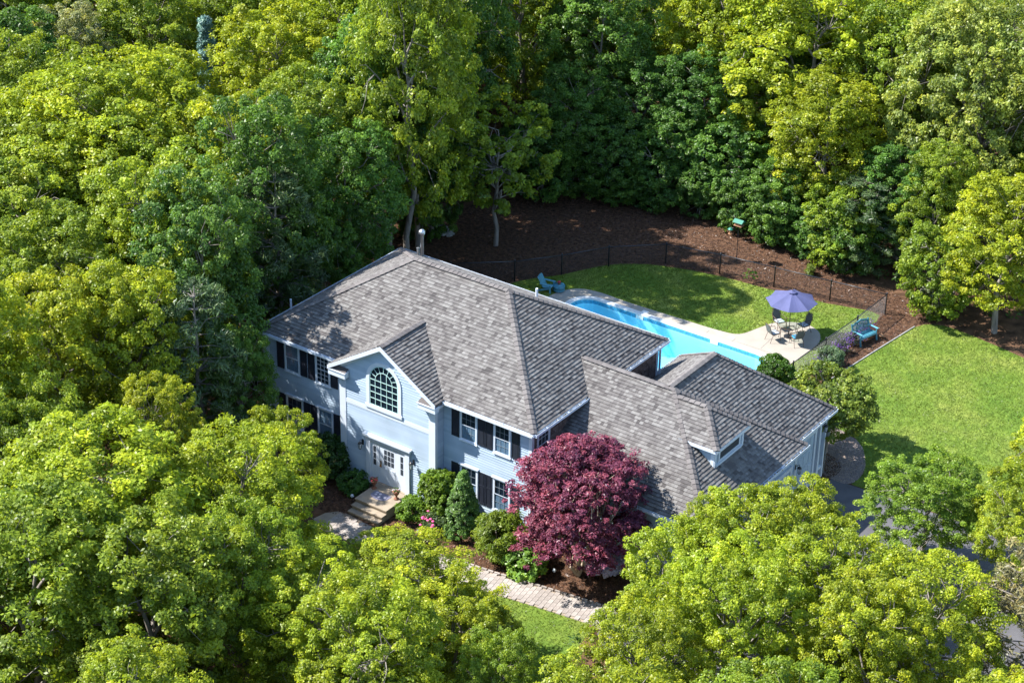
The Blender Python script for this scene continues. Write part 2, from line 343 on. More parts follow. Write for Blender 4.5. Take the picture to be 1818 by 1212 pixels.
caps((GM, PE, GZ), (GM, YB - 0.1, GZ), r2)
caps((22.59, 1.02, 3.43), (18.41, 5.2, 6.54), r3); caps((22.59, 9.38, 3.43), (18.41, 5.2, 6.54), r3); caps((13.9, 5.2, 6.54), (18.41, 5.2, 6.54), r3)
caps((22.14, 12.78, 3.45), (AX, AY, AZ), r4); caps((14.29, 12.78, 3.45), (AX, AY, AZ), r4); caps((AX, AY, AZ), (AX, 5.2, AZ), r4)
caps((DX, DYF, DZE), (20.05, 5, DRZ), r5); caps((DX, DYB, DZE), (20.05, 5, DRZ), r5); caps((20.05, 5, DRZ), (18.7, 5, DRZ), r5)

# walls (solid bodies)
wm = part('wall', MB().box(0.3, WX - 0.3, 0.3, DY - 0.3, 0, 5.44), 'siding', house); wm['label'] = 'main two storey wall block'
GY = -0.29; GX0, GX1 = 5.02, 10.14
def rakez(x): return GZ - 0.633 * abs(x - GM) - 0.15
gp = [(GX0, GY, 0), (GX1, GY, 0), (GX1, GY, rakez(GX1)), (GM, GY, rakez(GM)), (GX0, GY, rakez(GX0))]
wg = part('wall', MB().prism(gp, (0, 0.9, 0)), 'siding', house); wg['label'] = 'projecting front entry wall under the gable'
w1 = part('wall', MB().box(WX - 0.3, 22.29, 1.32, 9.08, 0, 3.33), 'siding', house)
w2 = part('wall', MB().box(14.6, 21.84, 6.0, 12.48, 0, 3.34), 'siding', house)
# clapboards: lapped boards, cut round the openings
def clap(segf, z0, z1, place, expo=0.122):
    mb = MB(); z = z0
    while z < z1 - 0.02:
        zt = min(z + expo, z1)
        for a, b in segf((z + zt) / 2):
            if b - a < 0.02: continue
            vs = [place(a, 0.032, z), place(b, 0.032, z), place(b, 0.004, zt), place(a, 0.004, zt), place(a, 0, z), place(b, 0, z)]
            mb.add(vs, [(0, 1, 2, 3), (4, 5, 1, 0)], random.random())
        z = zt
    return mb
def segs(a, b, holes):
    def f(z):
        out = [(a(z) if callable(a) else a, b(z) if callable(b) else b)]
        for h in holes:
            r = h(z) if callable(h) else ((h[0], h[1]) if h[2] < z < h[3] else None)
            if not r: continue
            nx = []
            for s, e in out:
                if r[1] <= s or r[0] >= e: nx.append((s, e)); continue
                if r[0] > s: nx.append((s, r[0]))
                if r[1] < e: nx.append((r[1], e))
            out = nx
        return out
    return f
WIN2 = [(1.34, 2.20), (3.12, 3.94), (11.04, 11.92), (12.78, 13.64)]; Z2 = (3.86, 5.30)
WIN1 = [(1.34, 2.32), (3.17, 4.05), (11.06, 11.98), (12.78, 13.66)]; Z1 = (1.05, 2.62)
holes = [(a, b, Z2[0], Z2[1]) for a, b in WIN2] + [(a, b, Z1[0], Z1[1]) for a, b in WIN1]
front = lambda Y: (lambda x, o, z: (x, Y - o, z))
part('clapboards', clap(segs(0.42, GX0, holes), 0.25, 5.40, front(0.3)), 'siding', wm, stuff=True)
part('clapboards', clap(segs(GX1, WX - 0.42, holes), 0.25, 5.40, front(0.3)), 'siding', wm, stuff=True)
AXC, ARR, ASP, ASILL = 7.43, 0.775, 5.53, 4.26
def arch_hole(z):
    R = ARR + 0.17
    if z < ASILL: return None
    if z < ASP: return (AXC - R, AXC + R)
    d = R * R - (z - ASP) ** 2
    return (AXC - math.sqrt(d), AXC + math.sqrt(d)) if d > 0 else None
def gl(z): return max(GX0 + 0.30, GM - (GZ - 0.17 - z) / 0.633) if z > 5 else GX0 + 0.30
def gr(z): return min(GX1 - 0.30, GM + (GZ - 0.17 - z) / 0.633) if z > 5 else GX1 - 0.30
part('clapboards', clap(segs(gl, gr, [(6.42, 8.86, 0.0, 2.80), arch_hole]), 0.30, 3.90, front(GY)), 'siding', wg, stuff=True)
part('clapboards', clap(segs(gl, gr, [arch_hole]), 4.10, 7.15, front(GY)), 'siding', wg, stuff=True)
part('clapboards', clap(segs(GY + 0.12, 0.27, []), 0.25, 5.40, lambda x, o, z: (GX1 + o, x, z)), 'siding', wg, stuff=True)
part('clapboards', clap(segs(WX - 0.29, 22.17, []), 0.25, 3.30, front(1.32)), 'siding', w1, stuff=True)
def sideplace(X): return lambda y, o, z: (X + o, y, z)
part('clapboards', clap(segs(1.45, 8.95, [(1.7, 4.9, 0, 2.6), (5.4, 8.6, 0, 2.6)]), 0.12, 3.30, sideplace(22.29)), 'siding', w1, stuff=True)
part('clapboards', clap(segs(9.1, 12.35, [(9.35, 12.0, 0, 2.95)]), 0.12, 3.30, sideplace(21.84)), 'siding', w2, stuff=True)
# cedar shingles on the right and rear walls of the main block
part('cedar_shingles', shingles([(WX - 0.297, 0.42, 0.2), (WX - 0.297, DY - 0.42, 0.2), (WX - 0.297, DY - 0.42, 5.42), (WX - 0.297, 0.42, 5.42)], (0, 1, 0), expo=0.14, mat='cedar', seed=77), 'cedar', wm, stuff=True)
part('cedar_shingles', shingles([(0.42, DY - 0.297, 5.42), (WX - 0.42, DY - 0.297, 5.42), (WX - 0.42, DY - 0.297, 0.2), (0.42, DY - 0.297, 0.2)], (1, 0, 0), expo=0.14, mat='cedar', seed=78), 'cedar', wm, stuff=True)
part('cedar_shingles', shingles([(14.8, 12.483, 3.3), (21.7, 12.483, 3.3), (21.7, 12.483, 0.2), (14.8, 12.483, 0.2)], (1, 0, 0), expo=0.14, mat='cedar', seed=79), 'cedar', w2, stuff=True)
# corner boards, band, foundation
def trim(name, *boxes, mat='trim'):
    for b in boxes: part(name, MB().box(*b), mat, house)
trim('corner_board', (0.26, 0.42, 0.262, 0.42, 0, 5.42), (WX - 0.42, WX - 0.26, 0.262, 0.42, 0, 5.42), (WX - 0.42, WX - 0.26, DY - 0.42, DY - 0.262, 0, 5.42),
     (GX0 - 0.04, GX0 + 0.30, GY - 0.045, GY + 0.12, 0, 5.24), (GX1 - 0.30, GX1 + 0.04, GY - 0.045, GY + 0.12, 0, 5.24),
     (22.17, 22.33, 1.28, 1.44, 0, 3.31), (22.17, 22.33, 8.94, 9.12, 0, 3.31), (21.70, 21.88, 12.34, 12.52, 0, 3.31))
trim('band_board', (GX0 + 0.302, GX1 - 0.302, GY - 0.04, GY - 0.001, 3.90, 4.09))
trim('frieze_board', (0.43, GX0 - 0.05, 0.255, 0.299, 5.28, 5.42), (GX1 + 0.05, WX - 0.43, 0.255, 0.299, 5.28, 5.42))
trim('foundation', (0.28, WX - 0.28, 0.285, DY - 0.28, -0.3, 0.24), (GX0 + 0.01, GX1 - 0.01, GY - 0.01, 0.5, -0.3, 0.28), (WX - 0.2, 22.30, 1.31, 9.09, -0.3, 0.11), mat='step')
# soffits, fascia, gutters
trim('soffit', (0.03, WX - 0.03, 0.03, 0.30, 5.425, 5.445), (WX - 0.30, WX - 0.03, 0.31, DY - 0.31, 5.425, 5.445), (0.03, 0.30, 0.31, DY - 0.31, 5.425, 5.445),
     (0.03, WX - 0.03, DY - 0.30, DY - 0.03, 5.425, 5.445),
     (WX - 0.29, 22.56, 1.05, 1.33, 3.26, 3.28), (22.28, 22.56, 1.34, 9.35, 3.26, 3.28), (21.83, 22.11, 9.36, 12.75, 3.28, 3.30), (14.32, 22.11, 12.47, 12.75, 3.281, 3.30))
def gutter(a, b, out, z, litter=0.6):
    """open trough along an eave: back, floor and front lip; debris lies in it"""
    a = Vector(a); b = Vector(b); d = (b - a).normalized(); o = Vector(out)
    mb = MB()
    def slab(o0, o1, z0, z1):
        q = [a + o * o0, a + o * o1, b + o * o1, b + o * o0]; mb.prism([(p.x, p.y, z + z0) for p in q], (0, 0, z1 - z0))
    slab(-0.004, 0.012, -0.17, -0.02); slab(0.0125, 0.125, -0.13, -0.118); slab(0.1255, 0.137, -0.13, -0.01)
    g = part('gutter', mb, 'trim', house)
    lb = MB(); L = (b - a).length; n = int(L / 0.12)
    for i in range(n):
        if random.random() > litter: continue
        p = a + d * ((i + 0.5) * L / n) + o * random.uniform(0.03, 0.1); r = random.uniform(0.03, 0.07)
        lb.lathe([(r, 0), (r * 0.7, 0.03), (0.01, 0.045)], (p.x, p.y, z - 0.115 + random.uniform(0, 0.03)), 5)
    if lb.f: part('leaf_debris', lb, 'debris', g, stuff=True)
    br = MB(); k = int(L / 0.75)
    for i in range(k + 1):
        p = a + d * (i * L / max(1, k)); br.bar((p.x, p.y, z - 0.015), (p.x + o.x * 0.15, p.y + o.y * 0.15, z - 0.012), 0.02, 0.012)
    part('gutter_bracket', br, 'trim', g, stuff=True)
gutter((0, 0, 0), (GM - GH - 0.02, 0, 0), (0, -1, 0), E0, 0.5); gutter((GM + GH + 0.02, 0, 0), (WX, 0, 0), (0, -1, 0), E0, 0.95)
gutter((WX, 0, 0), (WX, DY, 0), (1, 0, 0), E0, 0.8); gutter((0, DY, 0), (0, 0, 0), (-1, 0, 0), E0, 0.5); gutter((WX, DY, 0), (0, DY, 0), (0, 1, 0), E0, 0.5)
gutter((14.68, 1.02, 0), (22.59, 1.02, 0), (0, -1, 0), 3.43, 0.6); gutter((22.59, 1.02, 0), (22.59, 9.38, 0), (1, 0, 0), 3.43, 0.9)
gutter((22.14, 9.0, 0), (22.14, 12.78, 0), (1, 0, 0), 3.45, 0.9); gutter((22.14, 12.78, 0), (14.29, 12.78, 0), (0, 1, 0), 3.45, 0.5); gutter((14.29, 12.78, 0), (14.29, 9.95, 0), (-1, 0, 0), 3.45, 0.6)
trim('downspout', (WX - 0.25, WX - 0.17, DY - 0.25, DY - 0.17, 0.2, 5.42), (0.17, 0.25, 0.17, 0.25, 0.2, 5.42), (22.36, 22.43, 1.16, 1.24, 0.1, 3.3))
# gable rake boards, soffit, cornice returns
for s in (-1, 1):
    e = GM + s * GH
    part('rake_board', MB().prism([(GM, PE - 0.03, GZ + 0.0), (e + s * 0.02, PE - 0.03, E0 + 0.0), (e + s * 0.02, PE - 0.03, E0 - 0.17), (GM, PE - 0.03, GZ - 0.2)], (0, 0.035, 0)), 'trim', house)
    part('rake_board', MB().prism([(GM, GY - 0.05, GZ - 0.14), (GX0 if s < 0 else GX1, GY - 0.05, rakez(GX0)), (GX0 if s < 0 else GX1, GY - 0.05, rakez(GX0) - 0.2), (GM, GY - 0.05, GZ - 0.36)], (0, 0.045, 0)), 'trim', house)
    part('rake_soffit', MB().prism([(GM, PE + 0.006, GZ - 0.16), (e, PE + 0.006, E0 - 0.16), (e, GY - 0.052, E0 - 0.16), (GM, GY - 0.052, GZ - 0.16)], (0, 0, -0.015)), 'trim', house)
    xa, xb = (e - 0.0, e + 0.92) if s < 0 else (e - 0.92, e)
    part('cornice_return', MB().box(xa, xb, PE + 0.01, GY - 0.05, E0 - 0.42, E0 - 0.178).box(xa - 0.03, xb + 0.03, PE - 0.025, GY - 0.051, E0 - 0.177, E0 - 0.13), 'trim', house)
    part('cornice_return', MB().prism([(xa, PE + 0.01, E0 - 0.129), (xb, PE + 0.01, E0 - 0.129), (xb, GY - 0.05, E0 - 0.02), (xa, GY - 0.05, E0 - 0.02)], (0, 0, -0.012)), 'deck', house)
trim('soffit', (GM + GH - 0.5, GM + GH, GY - 0.04, 0.2, 5.30, 5.42), (GM - GH, GM - GH + 0.4, GY - 0.04, 0.2, 5.30, 5.42))
# windows
def window(x0, x1, z0, z1, y, cap=False, cols=3, rows=2, curtain=True, gm='grille', gw=0.006):
    c = 0.07; o = MB()
    o.box(x0, x0 + c, y - 0.055, y - 0.001, z0, z1).box(x1 - c, x1, y - 0.055, y - 0.001, z0, z1)
    o.box(x0 + c, x1 - c, y - 0.055, y - 0.001, z1 - c, z1)
    if cap: o.box(x0 - 0.05, x1 + 0.05, y - 0.11, y - 0.001, z1 + 0.001, z1 + 0.07)
    w = part('window', o, 'trim', house)
    part('sill', MB().box(x0 - 0.03, x1 + 0.03, y - 0.085, y - 0.001, z0 - 0.06, z0 - 0.001).box(x0 + c, x1 - c, y - 0.05, y - 0.001, z0, z0 + 0.05), 'trim', w)
    zm = (z0 + z1) / 2; xa, xb = x0 + c + 0.001, x1 - c - 0.001
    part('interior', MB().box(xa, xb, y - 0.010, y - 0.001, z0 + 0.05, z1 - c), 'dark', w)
    if curtain: part('blind', MB().box(xa + 0.02, xb - 0.02, y - 0.014, y - 0.0105, z0 + 0.05, zm - 0.02 if random.random() < 0.6 else z1 - c), 'curtain', w)
    for (a, b, yy) in ((z0 + 0.05, zm, y - 0.030), (zm, z1 - c, y - 0.042)):
        s = MB(); t = 0.024
        s.box(xa, xa + t, yy - 0.010, yy + 0.006, a, b).box(xb - t, xb, yy - 0.010, yy + 0.006, a, b).box(xa + t, xb - t, yy - 0.010, yy + 0.006, a, a + t).box(xa + t, xb - t, yy - 0.010, yy + 0.006, b - t, b)
        sa = part('sash', s, 'trim', w)
        part('pane', MB().box(xa + t, xb - t, yy - 0.002, yy + 0.001, a + t, b - t), 'glass', w)
        g = MB()
        for k in range(1, cols): X = xa + t + (xb - xa - 2 * t) * k / cols; g.box(X - gw, X + gw, yy - 0.009, yy - 0.0025, a + t, b - t)
        for k in range(1, rows): Z = a + t + (b - a - 2 * t) * k / rows; g.box(xa + t, xb - t, yy - 0.0088, yy - 0.0026, Z - gw, Z + gw)
        part('muntins', g, gm, w)
    return w
def shutter(x0, x1, z0, z1, y):
    mb = MB().box(x0, x1, y - 0.045, y - 0.025, z0, z1); t = 0.05
    mb.box(x0, x0 + t, y - 0.062, y - 0.0452, z0, z1).box(x1 - t, x1, y - 0.062, y - 0.0452, z0, z1)
    zm = z0 + (z1 - z0) * 0.56
    for a, b in ((z0, z0 + 0.08), (z1 - 0.07, z1), (zm, zm + 0.07)): mb.box(x0 + t, x1 - t, y - 0.062, y - 0.0452, a, b)
    for a, b in ((z0 + 0.08, zm), (zm + 0.07, z1 - 0.07)): mb.box(x0 + t + 0.03, x1 - t - 0.03, y - 0.056, y - 0.0453, a + 0.03, b - 0.03)
    part('shutter', mb, 'shutter', house)
for i, (a, b) in enumerate(WIN2): window(a, b, Z2[0], Z2[1], 0.3, False, 3, 3 if i == 1 else 2, curtain=(i != 1), gm='trim' if i == 1 else 'grille', gw=0.010 if i == 1 else 0.007)
for i, (a, b) in enumerate(WIN1): window(a, b, Z1[0], Z1[1], 0.3, True)
for a, b in ((0.90, 1.29), (2.25, 2.63), (2.69, 3.07), (3.99, 4.38), (10.60, 10.99), (11.97, 12.34), (12.37, 12.73), (13.70, 14.10)): shutter(a, b, 3.90, 5.26, 0.3)
for a, b in ((0.90, 1.29), (2.37, 2.73), (2.77, 3.12), (4.10, 4.48), (10.60, 11.01), (12.03, 12.37), (12.40, 12.73), (13.72, 14.10)): shutter(a, b, 1.06, 2.60, 0.3)
# arched window
def arc(r, n=24, a0=0, a1=math.pi): return [(AXC + r * math.cos(a0 + (a1 - a0) * k / n), ASP + r * math.sin(a0 + (a1 - a0) * k / n)) for k in range(n + 1)]
def ring(r0, r1, y0, y1, mb, z0=None, n=24):
    A = arc(r0, n); B = arc(r1, n)
    if z0 is not None: A = [(AXC + r0, z0)] + A + [(AXC - r0, z0)]; B = [(AXC + r1, z0)] + B + [(AXC - r1, z0)]
    for i in range(len(A) - 1):
        mb.prism([(A[i][0], y0, A[i][1]), (B[i][0], y0, B[i][1]), (B[i + 1][0], y0, B[i + 1][1]), (A[i + 1][0], y0, A[i + 1][1])], (0, y1 - y0, 0))
    return mb
mb = ring(ARR, ARR + 0.17, GY - 0.06, GY - 0.001, MB(), ASILL); mb.box(AXC - ARR - 0.22, AXC + ARR + 0.22, GY - 0.09, GY - 0.001, ASILL - 0.15, ASILL - 0.001)
aw = part('arched_window', mb, 'trim', house)
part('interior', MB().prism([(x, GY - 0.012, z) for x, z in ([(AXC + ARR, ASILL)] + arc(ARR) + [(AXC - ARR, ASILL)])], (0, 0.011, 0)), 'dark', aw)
part('pane', MB().prism([(x, GY - 0.030, z) for x, z in ([(AXC + ARR, ASILL)] + arc(ARR) + [(AXC - ARR, ASILL)])], (0, 0.003, 0)), 'glass', aw)
part('sash', ring(ARR - 0.04, ARR - 0.001, GY - 0.046, GY - 0.031, MB(), ASILL).box(AXC - ARR + 0.04, AXC + ARR - 0.04, GY - 0.046, GY - 0.031, ASILL, ASILL + 0.05), 'muntin', aw)
mb = MB(); t = 0.012; yy = (GY - 0.044, GY - 0.0315)
ri = 0.46
for k in range(1, 5):
    X = AXC - ARR + 2 * ARR * k / 5; h = ASP + (math.sqrt(max(0, ri * ri - (X - AXC) ** 2)) if abs(X - AXC) < ri else 0.0)
    mb.box(X - t, X + t, *yy, ASILL + 0.05, h)
for k in range(1, 5): Z = ASILL + 0.05 + (ASP - ASILL - 0.05) * k / 4; mb.box(AXC - ARR + 0.04, AXC + ARR - 0.04, yy[0] - 0.001, yy[1] + 0.001, Z - t, Z + t)
ring(ri - t, ri + t, yy[0] - 0.002, yy[1] - 0.002, mb, None, 16)
for k in range(1, 8):
    a = math.pi * k / 8; mb.bar((AXC + ri * math.cos(a), GY - 0.038, ASP + ri * math.sin(a)), (AXC + ARR * math.cos(a), GY - 0.038, ASP + ARR * math.sin(a)), 2 * t, 0.013, (0, -1, 0))
part('muntins', mb, 'muntin', aw)
# entry: surround, sidelights, door
mb = MB()
for a, b in ((6.45, 6.68), (8.58, 8.82)): mb.box(a, b, GY - 0.11, GY - 0.001, 0.28, 2.50).box(a - 0.03, b + 0.03, GY - 0.13, GY - 0.001, 0.27, 0.5)
mb.box(6.42, 8.85, GY - 0.13, GY - 0.001, 2.501, 2.70).box(6.34, 8.93, GY - 0.22, GY - 0.001, 2.701, 2.79)
sr = part('door_surround', mb, 'trim', house)
dm = MB().box(6.681, 7.14, GY - 0.05, GY - 0.001, 0.5, 2.50).box(8.13, 8.579, GY - 0.05, GY - 0.001, 0.5, 2.50).box(7.141, 8.129, GY - 0.05, GY - 0.001, 2.46, 2.50)
part('door_frame', dm, 'trim', sr)
door = part('door', MB().box(7.145, 8.125, GY - 0.035, GY - 0.001, 0.52, 2.455).box(7.28, 7.60, GY - 0.047, GY - 0.0352, 0.66, 1.33).box(7.67, 7.99, GY - 0.047, GY - 0.0352, 0.66, 1.33), 'trim', house)
door['label'] = 'white front door with nine small panes'
part('threshold', MB().box(6.69, 8.57, GY - 0.16, GY - 0.001, 0.46, 0.519), 'step', door)
def lites(x0, x1, z0, z1, nc, nr, y, par):
    for i in range(nc):
        for j in range(nr):
            a = x0 + (x1 - x0) * i / nc; b = x0 + (x1 - x0) * (i + 1) / nc; c = z0 + (z1 - z0) * j / nr; d = z0 + (z1 - z0) * (j + 1) / nr
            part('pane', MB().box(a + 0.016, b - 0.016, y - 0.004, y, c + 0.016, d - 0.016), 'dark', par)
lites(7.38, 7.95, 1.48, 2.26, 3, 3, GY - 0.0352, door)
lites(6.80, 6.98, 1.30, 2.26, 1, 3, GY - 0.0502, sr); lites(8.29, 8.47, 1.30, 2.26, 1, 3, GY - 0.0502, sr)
part('handle', MB().box(7.19, 7.25, GY - 0.06, GY - 0.036, 1.30, 1.62).lathe([(0.0, 0), (0.035, 0.01), (0.035, 0.06), (0, 0.07)], (7.22, GY - 0.09, 1.36), 8), 'brass', door)
# side window on right wall
y0 = WX - 0.3
sw = part('window', MB().box(y0 - 0.0, y0 + 0.06, 0.62, 0.71, 3.86, 5.3).box(y0, y0 + 0.06, 1.45, 1.54, 3.86, 5.3).box(y0, y0 + 0.06, 0.711, 1.449, 5.21, 5.3).box(y0, y0 + 0.06, 0.711, 1.449, 3.86, 3.93), 'trim', house)
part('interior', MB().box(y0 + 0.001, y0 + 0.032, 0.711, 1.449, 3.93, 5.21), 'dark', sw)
part('pane', MB().box(y0 + 0.036, y0 + 0.039, 0.712, 1.448, 3.93, 5.21), 'glass', sw)
part('sash', MB().box(y0 + 0.04, y0 + 0.05, 0.711, 0.745, 3.93, 5.21).box(y0 + 0.04, y0 + 0.05, 1.415, 1.449, 3.93, 5.21).box(y0 + 0.04, y0 + 0.052, 0.746, 1.414, 4.54, 4.59)
     .box(y0 + 0.04, y0 + 0.046, 0.95, 0.968, 3.93, 5.21).box(y0 + 0.04, y0 + 0.046, 1.19, 1.208, 3.93, 5.21).box(y0 + 0.04, y0 + 0.045, 0.746, 1.414, 4.88, 4.9), 'trim', sw)
# dormer body
dw = part('dormer', MB().prism([(21.2, 3.86, 4.2), (21.2, 6.16, 4.2), (21.2, 6.16, 5.30), (21.2, 3.86, 5.30)], (-1.6, 0, 0)), 'siding', house); dw['label'] = 'small dormer on the garage roof with one wide window'
part('dormer_trim', MB().box(21.201, 21.24, 3.84, 3.98, 4.38, 5.28).box(21.201, 21.24, 6.04, 6.18, 4.38, 5.28).box(21.201, 21.24, 3.981, 6.039, 5.12, 5.28).box(21.201, 21.26, 3.981, 6.039, 4.38, 4.52)
     .box(19.6, 21.42, 3.62, 3.648, 5.26, 5.40).box(21.402, 21.43, 3.62, 6.38, 5.26, 5.40).box(21.05, 21.199, 3.83, 3.858, 4.38, 5.26), 'trim', dw)
part('soffit', MB().box(19.8, 21.4, 3.65, 3.86, 5.262, 5.28).box(21.2, 21.4, 3.87, 6.33, 5.262, 5.28), 'trim', dw)
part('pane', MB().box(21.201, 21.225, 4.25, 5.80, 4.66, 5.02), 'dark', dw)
part('sash', MB().box(21.201, 21.25, 4.15, 4.249, 4.60, 5.10).box(21.201, 21.25, 5.801, 5.9, 4.60, 5.10).box(21.201, 21.25, 4.25, 5.8, 5.021, 5.10).box(21.201, 21.25, 4.25, 5.8, 4.60, 4.659), 'trim', dw)
# garage doors
def garage_door(X, ya, yb, h):
    g = MB(); n = 4
    for r in range(4):
        z0 = 0.02 + r * h / 4; g.box(X - 0.06, X - 0.02, ya, yb, z0, z0 + h / 4 - 0.012)
        for k in range(n):
            a = ya + (yb - ya) * k / n; b = ya + (yb - ya) * (k + 1) / n; g.box(X - 0.0198, X - 0.008, a + 0.08, b - 0.08, z0 + 0.09, z0 + h / 4 - 0.1)
    return g
for X, ya, yb, h in ((22.30, 1.85, 4.75, 2.45), (22.30, 5.55, 8.45, 2.45), (21.85, 9.55, 11.45, 2.75)):
    d = part('garage_door', garage_door(X + 0.075, ya, yb, h), 'siding', house)
    part('door_casing', MB().box(X, X + 0.10, ya - 0.16, ya - 0.001, 0.0, h + 0.03).box(X, X + 0.10, yb + 0.001, yb + 0.16, 0.0, h + 0.03).box(X, X + 0.11, ya - 0.16, yb + 0.16, h + 0.031, h + 0.2), 'trim', d)
    d['label'] = 'panelled garage door facing the driveway'
part('bay_post', MB().box(21.85, 22.02, 11.75, 11.9, 0.0, 2.95).box(21.85, 22.02, 12.25, 12.36, 0.12, 2.95).box(21.85, 21.99, 11.901, 12.249, 0.6, 0.72).box(21.85, 22.02, 11.75, 12.36, 2.951, 3.08), 'trim', house)
# roof penetrations
vp = part('flue_pipe', MB().lathe([(0.085, -0.1), (0.085, 1.25), (0.15, 1.25), (0.16, 1.38), (0.08, 1.46), (0.0, 1.48)], (2.85, 8.2, 6.72), 12), 'metal', house, True); vp['label'] = 'tall round metal flue with a cap'
part('flashing', MB().lathe([(0.2, -0.2), (0.11, 0.12)], (2.85, 8.2, 6.72), 12), 'metal', vp)
part('exhaust_box', MB().box(2.62, 2.71, 8.10, 8.19, 6.55, 7.20).box(2.60, 2.73, 8.08, 8.21, 7.201, 7.23), 'metal', house)
part('vent_pipe', MB().lathe([(0.055, -0.3), (0.055, 0.42), (0.04, 0.42)], (10.2, 6.9, 7.55), 10), 'trim', house)
part('vent_pipe', MB().lathe([(0.05, -0.4), (0.05, 0.6), (0.035, 0.6)], (0.16, 2.1, 5.65), 10), 'trim', house)
# front stoop
st = thing('front_stoop', 'three tread stone stoop leading up to the white front door', 'steps', (7.95, -1.2, 0))
for (x0, x1, y0_, y1, z0, z1) in ((7.08, 8.80, -1.95, -0.33, 0, 0.44), (7.12, 8.80, -2.25, -1.951, 0, 0.275), (7.14, 8.80, -2.52, -2.251, 0, 0.115)):
    t = part('step', MB().box(x0 + 0.02, x1 - 0.02, y0_ + 0.02, y1, z0, z1), 'step', st)
    part('tread', MB().box(x0, x1, y0_ - 0.02, y1, z1 + 0.001, z1 + 0.055), 'step', t)
# ================================================================ GROUND AND SITE
from mathutils.geometry import delaunay_2d_cdt
def spline(P, n=6, closed=True):
    out = []; N = len(P)
    for i in range(N if closed else N - 1):
        p0, p1, p2, p3 = (Vector(P[(i + k - 1) % N] if closed else P[min(max(i + k - 1, 0), N - 1)]) for k in range(4))
        for j in range(n):
            t = j / n; out.append(tuple(0.5 * ((2 * p1) + (p2 - p0) * t + (2 * p0 - 5 * p1 + 4 * p2 - p3) * t * t + (3 * p1 - p0 - 3 * p2 + p3) * t ** 3)))
    if not closed: out.append(tuple(P[-1]))
    return out
def sheet(name, outer, z, mat, holes=(), thick=0):
    loops = [[Vector((x, y, z)) for x, y in outer]] + [[Vector((x, y, z)) for x, y in h] for h in holes]
    vs2 = []; ed = []
    for l in loops:
        b = len(vs2); vs2 += [Vector((v.x, v.y)) for v in l]; ed += [(b + i, b + (i + 1) % len(l)) for i in range(len(l))]
    V2, _, F2, *_r = delaunay_2d_cdt(vs2, ed, [], 0, 1e-5)
    cx = np.array([sum(V2[i].x for i in f) / 3 for f in F2]); cy = np.array([sum(V2[i].y for i in f) / 3 for f in F2])
    ok = inside(cx, cy, list(outer))
    for h in holes: ok &= ~inside(cx, cy, list(h))
    mb = MB(); fs = []
    for f, k in zip(F2, ok):
        if k:
            a, b, c = f; nz = (V2[b] - V2[a]).cross(V2[c] - V2[a]); fs.append((a, b, c) if nz > 0 else (a, c, b))
    mb.add([(v.x, v.y, z) for v in V2], fs)
    if thick:
        for l in loops:
            n = len(l); mb.add(l + [v - Vector((0, 0, thick)) for v in l], [(i, (i + 1) % n, (i + 1) % n + n, i + n) for i in range(n)])
    return structure(name, mb, mat)
def inside(x, y, P):
    P = np.array(P); X = P[:, 0]; Y = P[:, 1]; r = np.zeros(np.shape(x), bool); j = len(P) - 1
    for i in range(len(P)):
        c = ((Y[i] > y) != (Y[j] > y)) & (x < (X[j] - X[i]) * (y - Y[i]) / (Y[j] - Y[i] + 1e-12) + X[i]); r ^= c; j = i
    return r
def rounded(x0, x1, y0, y1, r, n=6):
    out = []
    for cx, cy, a in ((x1 - r, y1 - r, 0), (x0 + r, y1 - r, 90), (x0 + r, y0 + r, 180), (x1 - r, y0 + r, 270)):
        for k in range(n + 1): t = math.radians(a + 90 * k / n); out.append((cx + r * math.cos(t), cy + r * math.sin(t)))
    return out
POOL = rounded(3.7, 14.9, 15.75, 20.6, 0.95)
BIG = [(-900, -900), (900, -900), (900, 1200), (-900, 1200)]
HOLE = list(reversed(rounded(3.5, 15.1, 15.55, 20.8, 1.1)))
sheet('ground', BIG, 0.0, 'litter', [HOLE])
DECK = spline([(2.5, 14.6), (2.3, 17), (2.35, 19.4), (2.6, 20.5), (3.2, 21.2), (4.33, 21.45), (6.0, 21.4), (9.2, 21.5), (11.3, 21.6), (12.3, 21.9), (12.75, 23.1), (13.15, 24.1), (14.2, 24.85), (15.1, 24.7), (15.65, 24.15), (15.93, 23.3), (15.92, 21.5), (15.7, 19.3), (15.9, 16.5), (15.8, 14.8), (9, 14.5)], 4)
GL = (-1.2, 16.2)
YARD = spline([(-0.1, 13.4), (-0.3, 17), (-0.05, 19.6), (0.9, 21.2), (1.43, 21.9), (2.4, 23.9), (3.4, 25.1), (5.09, 26.1), (8.0, 26.9), (11.08, 27.2), (14.15, 27.6), (16.95, 28.1), (16.9, 25.1), (16.85, 22.05), (16.7, 19.2), (17.3, 17.2), (18.5, 15.0), (19, 13.3), (10, 13)], 3)
sheet('lawn', YARD, 0.004, 'grass', [[(x, y) for x, y in reversed(DECK)]])
MULCH = spline([(-9, 19), (-8.4, 24), (-5.5, 29.2), (0, 31.5), (4.7, 32.2), (10, 31.6), (15, 30.9), (18.8, 30.3), (19.6, 29.4), (18.9, 28.1), (18.5, 24.6), (18.1, 21.3), (17.6, 19.3), (16.85, 19.4), (16.9, 22), (16.95, 25.1), (17.0, 28.15), (14.15, 27.65), (11, 27.25), (8, 26.95), (5.0, 26.15), (3.3, 25.2), (2.3, 23.95), (1.35, 21.95), (0.8, 21.2), (-0.2, 19.6), (-0.6, 15), (-3, 13.5)], 3)
sheet('mulch_bed', MULCH, 0.006, 'mulch')
sheet('pool_deck', DECK, 0.03, 'concrete', [HOLE], 0.1)
